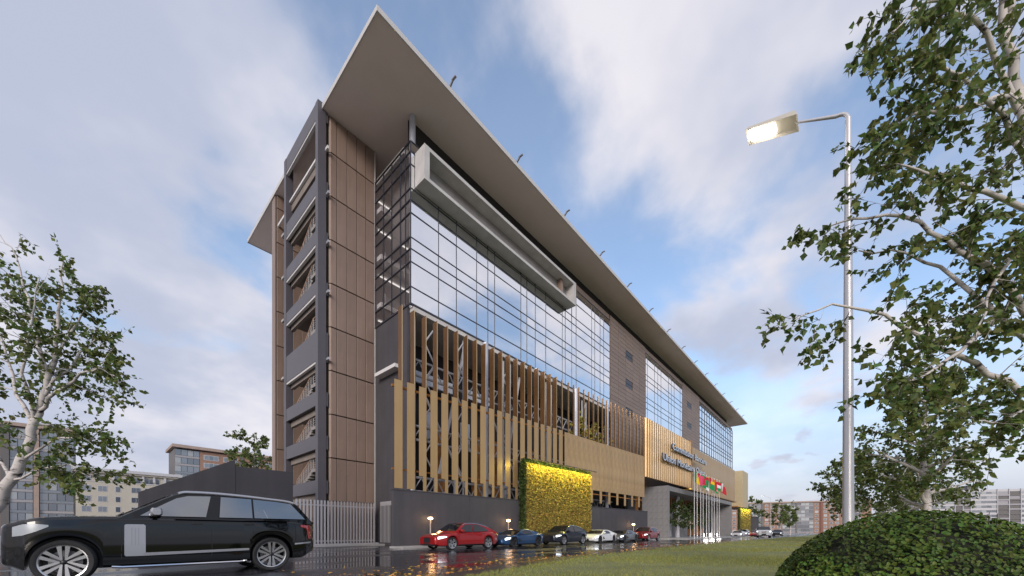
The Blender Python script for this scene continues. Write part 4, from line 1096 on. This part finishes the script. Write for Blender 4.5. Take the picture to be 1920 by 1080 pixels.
def px_limb(seq, r0, r1): return ([at(*q) for q in seq], r0, r1)
def auto_tree(base, h, spread, n, r, lean=(0, 0)):
    base = Vector(base); top = base+Vector((lean[0], lean[1], h)); L = [([base, base.lerp(top, .4), base.lerp(top, .75), top], r, r*.15)]
    for k in range(n):
        t = .22+.70*(k+.5*random.random())/n; p = base.lerp(top, t); a = k*2.4+random.random(); up = random.uniform(.25, .7)
        l = spread*(1.15-.75*t)*random.uniform(.75, 1.15); d = Vector((math.cos(a), math.sin(a), up)).normalized()
        L.append(([p, p+d*l*.5, p+d*l*.85+Vector((0, 0, l*.02)), p+d*l+Vector((0, 0, -l*.05))], r*(.6-.35*t), .012))
    return L
GT = 'birch trees around the street'
random.seed(21)
tree('birch_tree', 'slender birch leaning over the bonnet of the black car at the left edge', [
    px_limb([(-55, 1035, 12), (-20, 965, 12), (25, 895, 12), (52, 840, 12), (64, 790, 12), (80, 745, 12), (96, 695, 12), (104, 640, 12.1), (112, 560, 12.2), (118, 490, 12.3)], .20, .02),
    px_limb([(70, 775, 12), (105, 735, 11.8), (150, 700, 11.6), (185, 690, 11.5), (215, 705, 11.4)], .065, .010),
    px_limb([(90, 715, 12), (70, 640, 12.3), (55, 560, 12.6), (30, 480, 12.8), (0, 440, 13)], .07, .010),
    px_limb([(60, 805, 12), (30, 740, 12.2), (5, 640, 12.6), (-30, 520, 13)], .075, .010),
    px_limb([(96, 690, 12), (135, 620, 12.4), (165, 570, 12.7), (180, 545, 12.8)], .05, .009),
    px_limb([(45, 860, 12), (100, 825, 11.7), (150, 815, 11.5), (175, 835, 11.4)], .042, .008),
    px_limb([(22, 900, 12), (75, 880, 11.6), (130, 870, 11.4), (170, 895, 11.3)], .04, .008),
    px_limb([(85, 740, 12), (150, 660, 12.2), (180, 635, 12.3), (205, 660, 12.4)], .05, .009),
    px_limb([(20, 905, 12), (-10, 840, 12.2), (-40, 760, 12.4), (-60, 640, 12.6)], .06, .010),
    px_limb([(64, 790, 12), (40, 700, 11.5), (60, 600, 11.3), (75, 520, 11.2)], .06, .010)], GT, .145, n2=10, n3=8, nl=9, cap2=1.35, cap3=.85, droop=.8, gap=.2)
random.seed(5)
tree('birch_tree', 'near birch whose big leaves hang across the right edge of the view', [
    px_limb([(2080, 1150, 5.4), (2050, 900, 5.4), (2010, 650, 5.4), (1960, 420, 5.4), (1925, 280, 5.3), (1900, 150, 5.3), (1880, 40, 5.2), (1860, -120, 5.2)], .12, .035),
    px_limb([(1955, 400, 5.4), (1880, 372, 5.1), (1790, 340, 4.9), (1720, 318, 4.8), (1655, 310, 4.7)], .045, .007),
    px_limb([(2000, 640, 5.4), (1920, 585, 5.1), (1850, 495, 4.9), (1780, 452, 4.9), (1690, 405, 5.0), (1600, 410, 5.1), (1545, 430, 5.2)], .055, .007),
    px_limb([(2010, 690, 5.4), (1920, 632, 5.2), (1860, 580, 5.0), (1790, 522, 5.2), (1700, 475, 5.4), (1610, 470, 5.5)], .055, .008),
    px_limb([(2030, 790, 5.4), (1910, 735, 5.1), (1830, 680, 5.0), (1740, 640, 4.9), (1660, 590, 4.9), (1560, 570, 5.0), (1490, 600, 5.0)], .055, .007),
    px_limb([(1950, 380, 5.4), (1880, 210, 5.0), (1800, 140, 4.8), (1740, 110, 4.7), (1690, 140, 4.6)], .04, .006),
    px_limb([(1910, 210, 5.3), (1850, 60, 5.0), (1760, 0, 4.8), (1710, 20, 4.7), (1675, 60, 4.6)], .04, .006),
    px_limb([(1900, 180, 5.3), (1780, 205, 4.9), (1710, 215, 4.8), (1655, 245, 4.7)], .04, .006),
    px_limb([(1860, 600, 5.0), (1800, 660, 4.8), (1740, 700, 4.7), (1680, 720, 4.6)], .035, .006),
    px_limb([(1960, 430, 5.4), (1900, 470, 5.0), (1850, 560, 4.8), (1830, 640, 4.7)], .04, .006),
    px_limb([(1890, 100, 5.3), (1900, -60, 5.0), (1800, -120, 4.8), (1700, -110, 4.7)], .05, .008),
    px_limb([(2000, 620, 5.4), (1950, 760, 5.0), (1880, 790, 4.8), (1830, 790, 4.7)], .035, .006)], GT, .092, n2=11, n3=8, nl=10, cap2=.85, cap3=.50, l2=.5, l3=.4, droop=1.0, keep=300, t0=.28, gap=.18, bs=.26)
random.seed(9)
tree('birch_tree', 'mid-distance birch with pale trunk standing right of the lamp post behind the bush', auto_tree((37.2, -4.1, 0), 11.8, 4.6, 22, .26), GT, .24, n2=8, n3=6, nl=7, cap2=2.0, cap3=.9, droop=.6, t0=.2)
random.seed(10)
tree('birch_tree', 'smaller distant birch directly behind the lamp post', auto_tree((60.8, -.5, 0), 10.6, 5.0, 18, .22), GT, .30, n2=7, n3=5, nl=7, cap2=2.2, cap3=1.0, droop=.6, t0=.2)
random.seed(12)
tree('birch_tree', 'low birch between the lamp post and the pale-trunked birch', auto_tree((55.0, -4.6, 0), 8.3, 5.2, 18, .2), GT, .28, n2=7, n3=5, nl=7, cap2=2.2, cap3=1.0, droop=.6, t0=.15)
random.seed(13)
tree('birch_tree', 'bright green tree rising behind the charcoal wall left of the stair tower', auto_tree((16.6, 66.0, 0), 15.8, 5.6, 18, .3), GT, .36, n2=7, n3=5, nl=6, cap2=2.3, cap3=1.1, droop=.5)
random.seed(14)
for i, (x, y, h, lab) in enumerate(((139, 21.0, 12.0, 'dark tree at the far end of the street under the distant lamp'), (139, 14.5, 10.0, 'olive tree at the far end of the street left of the brick block'), (150, 13.0, 9.0, 'grey-green tree beside the brick block down the street'))):
    tree('street_tree', lab, auto_tree((x, y, 0), h, 4.2, 9, .25), 'trees at the end of the street', .55, n2=5, n3=4, nl=5, cap2=2.4, cap3=1.2)
for i, (x, lab) in enumerate(((58.5, 'left one of the potted trees in the portal'), (64.5, 'middle one of the potted trees in the portal'), (70.5, 'right one of the potted trees in the portal'))):
    tree('portal_tree', lab, auto_tree((x, 18.6, .12), 5.6, 2.2, 10, .09), 'trees in the portal', .26, leafmat='ivy_dark', n2=6, n3=5, nl=5, cap2=1.0, cap3=.6, t0=.3)
for i, x in enumerate((36.5, 39.5, 42.5)):
    tree('terrace_plant', ('left', 'middle', 'right')[i]+' one of three green plants behind the upper fins', auto_tree((x, 22.3, 10.3), 3.4, 1.3, 8, .05), 'plants behind the fins', .3, leafmat='ivy_leaf', n2=5, n3=4, nl=4, cap2=.8, cap3=.5, t0=.2)

# ------------------------------------------------------------------ clipped round bush
random.seed(3)
bc = Vector((6.05, -.62, -.12)); RX, RZ = 1.42, 1.34
bu = thing('round_bush', (bc.x, bc.y, .08), 'big clipped dome-shaped green bush in the right foreground', 'bush')
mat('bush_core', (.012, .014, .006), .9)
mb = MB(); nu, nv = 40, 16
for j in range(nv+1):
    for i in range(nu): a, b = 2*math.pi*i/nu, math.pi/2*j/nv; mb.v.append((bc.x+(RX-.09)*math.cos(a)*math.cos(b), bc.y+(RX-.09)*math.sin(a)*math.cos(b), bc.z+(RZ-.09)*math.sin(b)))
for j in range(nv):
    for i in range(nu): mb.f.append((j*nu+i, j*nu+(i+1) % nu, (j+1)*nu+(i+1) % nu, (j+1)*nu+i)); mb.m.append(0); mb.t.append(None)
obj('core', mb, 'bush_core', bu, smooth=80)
mb = MB(); tw = MB(); vc_ = (cam.location-bc); vc_.z = 0; vc_.normalize()
holes = []
for _ in range(16):
    a = random.uniform(0, 6.28); b = random.uniform(.1, 1.3); holes.append(Vector((math.cos(a)*math.cos(b), math.sin(a)*math.cos(b), math.sin(b))))
cl_ = [(rvec(), random.uniform(.6, 1.35), random.uniform(.85, 1.3)) for _ in range(140)]
for i in range(60000):
    v = rvec()
    if v.z < -.02: continue
    if any((v-h).length < .09 and random.random() < .8 for h in holes): continue
    if v.dot(vc_) < -.55: continue
    c_ = min(cl_, key=lambda q: (q[0]-v).length_squared)
    rr = 1-random.random()**2*.10; p = bc+Vector((v.x*RX*rr, v.y*RX*rr, v.z*RZ*rr)); k = c_[1]*random.uniform(.7, 1.25)
    d = rvec(); d = (d-v*d.dot(v)+v*.35).normalized(); leaf_add(mb, p, d, (v+rvec()*.45).normalized(), random.uniform(.022, .040)*c_[2], (k*random.uniform(.8, 1.5), k, k*.9), shape=1)
tag(obj('foliage', mb, 'bush_leaf', bu, fix=False), kind='stuff')
for h in holes:
    for _ in range(7):
        p = bc+Vector((h.x*RX*.9, h.y*RX*.9, h.z*RZ*.9))+rvec()*.10; tw.tube([p-Vector((0, 0, .12)), p+Vector((random.uniform(-.05, .05), random.uniform(-.05, .05), .10))], .003, 3, cap=False)
tag(obj('twigs', tw, 'twig', bu, fix=False), kind='stuff')

# ------------------------------------------------------------------ grass, fallen leaves
random.seed(4)
mb = MB()
def blade(x, y, z, h, w):
    a = random.uniform(0, 6.28); dx, dy = math.cos(a)*w, math.sin(a)*w; lx, ly = random.gauss(0, .35)*h, random.gauss(0, .35)*h
    k = random.uniform(.65, 1.35); t = (k*random.uniform(.85, 1.3), k, k*random.uniform(.7, 1.0))
    mb.add([(x-dx, y-dy, z), (x+dx, y+dy, z), (x+lx*.4+dx*.6, y+ly*.4+dy*.6, z+h*.6), (x+lx, y+ly, z+h)], [(0, 1, 2), (0, 2, 3)], 0, t)
nb_ = 0
while nb_ < 56000:
    u = random.random(); d = 7.0*(9.0)**(u**.9)         # forward distance, denser near
    r = random.uniform(-.15, .95); x = (CF+r*SF)*d; y = (SF-r*CF)*d
    e = edge_y(x)
    if y > e+.02 or y < e-14: continue
    if (x-bc.x)**2+(y-bc.y)**2 < 1.2: continue
    sc = 1+d*.055; edge = 1.35 if e-y < .35 else 1
    blade(x, y, .05, random.uniform(.045, .095)*edge*(1+d*.01), .0042*sc); nb_ += 1
tag(obj('grass', mb, 'grass_blade', fix=False), 'short green lawn grass along the kerb', 'grass', kind='stuff')
mb = MB()
for i in range(1100):
    x = 3.2+random.random()**2.2*42; e = edge_y(x)+1.15; y = e+random.random()**2.5*(2.2 if x < 12 else 1.2)*random.choice((.5, 1, 1)); 
    if random.random() < .25: y += random.uniform(0, 2.2)
    cxx = math.sin(x*3.1)+math.sin(x*1.3+1)
    if cxx < -.6 and random.random() < .7: continue
    a = random.uniform(0, 6.28); d = Vector((math.cos(a), math.sin(a), random.uniform(-.05, .25))).normalized()
    k = random.uniform(.6, 1.35); leaf_add(mb, Vector((x, y, .008+random.random()*.012)), d, Vector((random.gauss(0, .25), random.gauss(0, .25), 1)).normalized(), random.uniform(.06, .13), (k*random.uniform(.9, 1.1), k*random.uniform(.6, 1.05), k), shape=1)
tag(obj('fallen_leaves', mb, 'dead_leaf', fix=False), 'yellow fallen leaves scattered on the wet road by the kerb', 'leaves', kind='stuff')

# ------------------------------------------------------------------ buildings in the distance
mat('brick_far', (.265, .160, .120), .85, var=.12, vscale=.6); mat('brick_pale', (.33, .25, .21), .85, var=.1, vscale=.6); mat('cream_wall', (.42, .385, .33), .85, var=.06, vscale=.3)
mat('grey_wall', (.30, .29, .31), .85, var=.08, vscale=.3); mat('pale_wall', (.44, .43, .45), .85, var=.06); mat('win_frame', (.55, .55, .56), .6); mat('far_dark', (.12, .112, .112), .6)
mat('pane_a', (.10, .12, .15), .12, spec=.9, ior=1.9); mat('pane_b', (.30, .32, .34), .35, spec=.6); mat('pane_c', (.045, .06, .085), .1, spec=.9, ior=1.9); mat('brick_red', (.20, .09, .07), .85)
PANES = ['pane_a', 'pane_b', 'pane_c', 'pane_a']
class Bld:
    """a block in its own frame: x along the street front, y into the block, z up"""
    def __init__(s, name, label, loc, yaw, grp='apartment blocks in the distance'):
        s.r = thing(name, loc, label, 'building', grp); s.r.rotation_euler = (0, 0, yaw); s.c = {}
    def box(s, nm, a, b, m, parent=None):
        c = tuple((p+q)/2 for p, q in zip(a, b)); d = tuple(round(abs(q-p), 3) for p, q in zip(a, b)); k = (d, m)
        if k not in s.c: s.c[k] = MB().box([-x/2 for x in d], [x/2 for x in d]).mesh(nm, m)
        o = bpy.data.objects.new(nm, s.c[k]); COL.objects.link(o); o.parent = parent or s.r
        pc = getattr(s, '_pc', {}).get(parent.name) if parent else None
        o.location = tuple(p-q for p, q in zip(c, pc)) if pc else c
        if not hasattr(s, '_pc'): s._pc = {}
        s._pc[o.name] = c
        return o
    def window(s, x0, x1, z0, z1, y=0.0, frame='win_frame', split=1, pm=None):
        f = s.box('window', (x0-.08, y-.06, z0-.08), (x1+.08, y+.05, z1+.08), frame)
        w = (x1-x0)/split
        for k in range(split): s.box('pane', (x0+k*w+.05, y-.09, z0+.04), (x0+(k+1)*w-.05, y-.055, z1-.04), pm or random.choice(PANES), f)
    def glazed(s, x0, x1, z0, z1, nc, nf, y=0.0):
        g = s.box('glazed_bay', (x0, y-.02, z0), (x1, y+.2, z1), 'far_dark'); w = (x1-x0)/nc; h = (z1-z0)/nf
        for k in range(nf):
            for i in range(nc): s.box('pane', (x0+i*w+.08, y-.10, z0+k*h+.9), (x0+(i+1)*w-.08, y-.03, z0+(k+1)*h-.12), random.choice(PANES), g)
            s.box('spandrel', (x0+.04, y-.08, z0+k*h+.08), (x1-.04, y-.03, z0+k*h+.82), random.choice(('pane_a', 'grey_wall')), g)
random.seed(33)
# brick and glass block at the left edge
b = Bld('apartment_block', 'brick and glass apartment block behind the birch at the left edge', (-26, 181, 0), 0)
b.box('wall', (0, .1, 0), (9.7, 18, 31.6), 'brick_far'); b.box('shaft', (9.7, -.3, 0), (11.2, 18, 31.8), 'far_dark'); b.box('wall', (11.2, .3, 0), (23.6, 18, 31.6), 'grey_wall')
b.box('roof', (-.6, -.9, 31.8), (24.2, 18, 32.8), 'brick_pale'); b.box('pier', (15.6, -.5, 0), (16.6, .3, 31.7), 'brick_pale')
for k in range(10):
    for x in (1.2, 4.4, 7.4): b.window(x, x+1.5, 1.2+k*3.1, 2.9+k*3.1, .1, split=1)
b.glazed(11.3, 15.5, .3, 31.3, 3, 10, .1); b.glazed(16.7, 23.4, .3, 31.3, 4, 10, .1)
# cream block with a cornice on brackets
b = Bld('apartment_block', 'cream apartment block with overhanging cornice above the black car bonnet', (-2.2, 176, 0), 0)
b.box('wall', (0, 0, 0), (23.6, 16, 20.0), 'cream_wall'); b.box('cornice', (-.8, -1.4, 20.0), (24.6, 17, 20.9), 'pale_wall'); b.box('cornice_soffit', (-.3, -.9, 19.5), (24.2, -.02, 19.98), 'cream_wall'); b.box('string_course', (-.05, -.12, 16.75), (23.65, -.01, 17.0), 'pale_wall')
cx = [1.2, 4.6, 8.4, 12.0, 15.2, 17.9, 20.6]
for k in range(6):
    for i, x in enumerate(cx):
        w = (1.9, 1.9, 1.1, 2.2, 2.0, .9, 2.0)[i]
        b.window(x, x+w, .8+k*3.25, 2.5+k*3.25, 0, 'pale_wall', 2 if w > 1.5 else 1, random.choice(('pane_a', 'pane_c')))
    if k == 5:
        for i, x in enumerate(cx): b.box('bracket', (x-.75, -.7, 17.6), (x-.2, -.02, 19.45), 'pale_wall')
# brick block between the cream one and the stair tower
b = Bld('apartment_block', 'brick block with glazed corner rising over the charcoal wall by the small tree', (22.4, 192, 0), 0)
b.box('wall', (7.5, .1, 0), (45, 16, 33.0), 'brick_far'); b.box('corner', (0, .4, 0), (7.5, 16, 33.0), 'far_dark'); b.box('roof', (-.9, -1.3, 33.4), (46, 17, 34.5), 'brick_pale')
b.glazed(0, 7.4, 1.4, 32.9, 4, 10, .2)
for k in range(10):
    for x, w, sp in ((8.8, 4.6, 3), (15.2, 1.4, 1), (18.2, 1.6, 1), (26, 1.6, 1), (30, 4.0, 3), (37, 1.6, 1)): b.window(x, x+w, 1.5+k*3.15, 3.3+k*3.15, .1, split=sp)
b.box('shaft', (20.6, -.2, 0), (22.0, .3, 33.2), 'far_dark')
# long brick and glass block closing the street
yaw = math.atan2(-8-60, 367-347)
b = Bld('apartment_block', 'long low brick and glass block closing the end of the street', (347, 60, 0), yaw)
b.box('wall', (-14, .1, 0), (78, 14, 23.0), 'brick_far'); b.box('roof', (-15, -.9, 23.0), (79, 15, 24.0), 'brick_pale')
xx = -13.0
for i, (kind, w) in enumerate((('w', 9), ('g', 8), ('g', 8), ('s', 1.6), ('w', 12), ('g', 8.4), ('s', .8), ('g', 10), ('w', 4), ('r', 1.4), ('w', 14), ('g', 8))):
    if kind == 'g': b.glazed(xx, xx+w, .2, 22.8, max(2, int(w/2.4)), 8)
    elif kind == 's': b.box('shaft', (xx, -.5, 0), (xx+w, .1, 23.2), 'far_dark')
    elif kind == 'r': b.box('shaft', (xx, -.6, 0), (xx+w, .1, 23.4), 'brick_red')
    else:
        n = max(1, int(w/3.2))
        for k in range(8):
            for j in range(n): b.window(xx+(j+.25)*w/n, xx+(j+.72)*w/n, 1.0+k*2.82, 2.5+k*2.82, .1, split=1)
    xx += w
# grey slab block on the right
yaw = math.atan2(-102+42.3, 403.5-377.5)
b = Bld('apartment_block', 'long grey balcony slab block behind the round bush at the right edge', (376, -38, 0), yaw)
b.box('wall', (0, .2, 0), (20, 14, 25.6), 'pale_wall'); b.box('wall', (20, .0, 0), (92, 14, 28.6), 'pale_wall')
for x, w, z in ((10, 5, 25.6), (27, 6, 28.6), (62, 6, 28.6)): b.box('plant_room', (x, 3, z), (x+w, 9, z+3.2), 'far_dark')
xx = .6
for i, (kind, w, top) in enumerate((('b', 18.5, 8), ('d', 4, 9), ('d', 4, 9), ('b', 13, 9), ('d', 5.6, 9), ('d', 5.6, 9), ('b', 15, 9), ('d', 5, 9), ('b', 14, 9))):
    for k in range(top):
        z0 = .6+k*3.02
        if kind == 'b':
            bd = b.box('window_band', (xx+.2, -.05, z0+.9), (xx+w-.2, .02, z0+2.35), 'grey_wall'); n = int(w/2.2)
            for j in range(n): b.box('pane', (xx+.3+j*(w-.6)/n+.12, -.14, z0+.98), (xx+.3+(j+1)*(w-.6)/n-.12, -.06, z0+2.28), random.choice(PANES), bd)
            b.box('parapet', (xx+.1, -.22, z0-.55), (xx+w-.1, -.01, z0+.55), random.choice(('pale_wall', 'pale_wall', 'brick_pale')) if xx > 60 else 'pale_wall')
        else:
            b.box('loggia', (xx+.15, -.06, z0-.5), (xx+w-.15, .0, z0+2.4), random.choice(('far_dark', 'grey_wall', 'far_dark'))); b.box('balcony_rail', (xx+.15, -.5, z0-.55), (xx+w-.15, -.08, z0+.35), random.choice(('far_dark', 'grey_wall')))
    b.box('party_wall', (xx-.25, -.6, 0), (xx+.1, .02, 28.8 if top == 9 else 25.8), 'pale_wall')
    xx += w
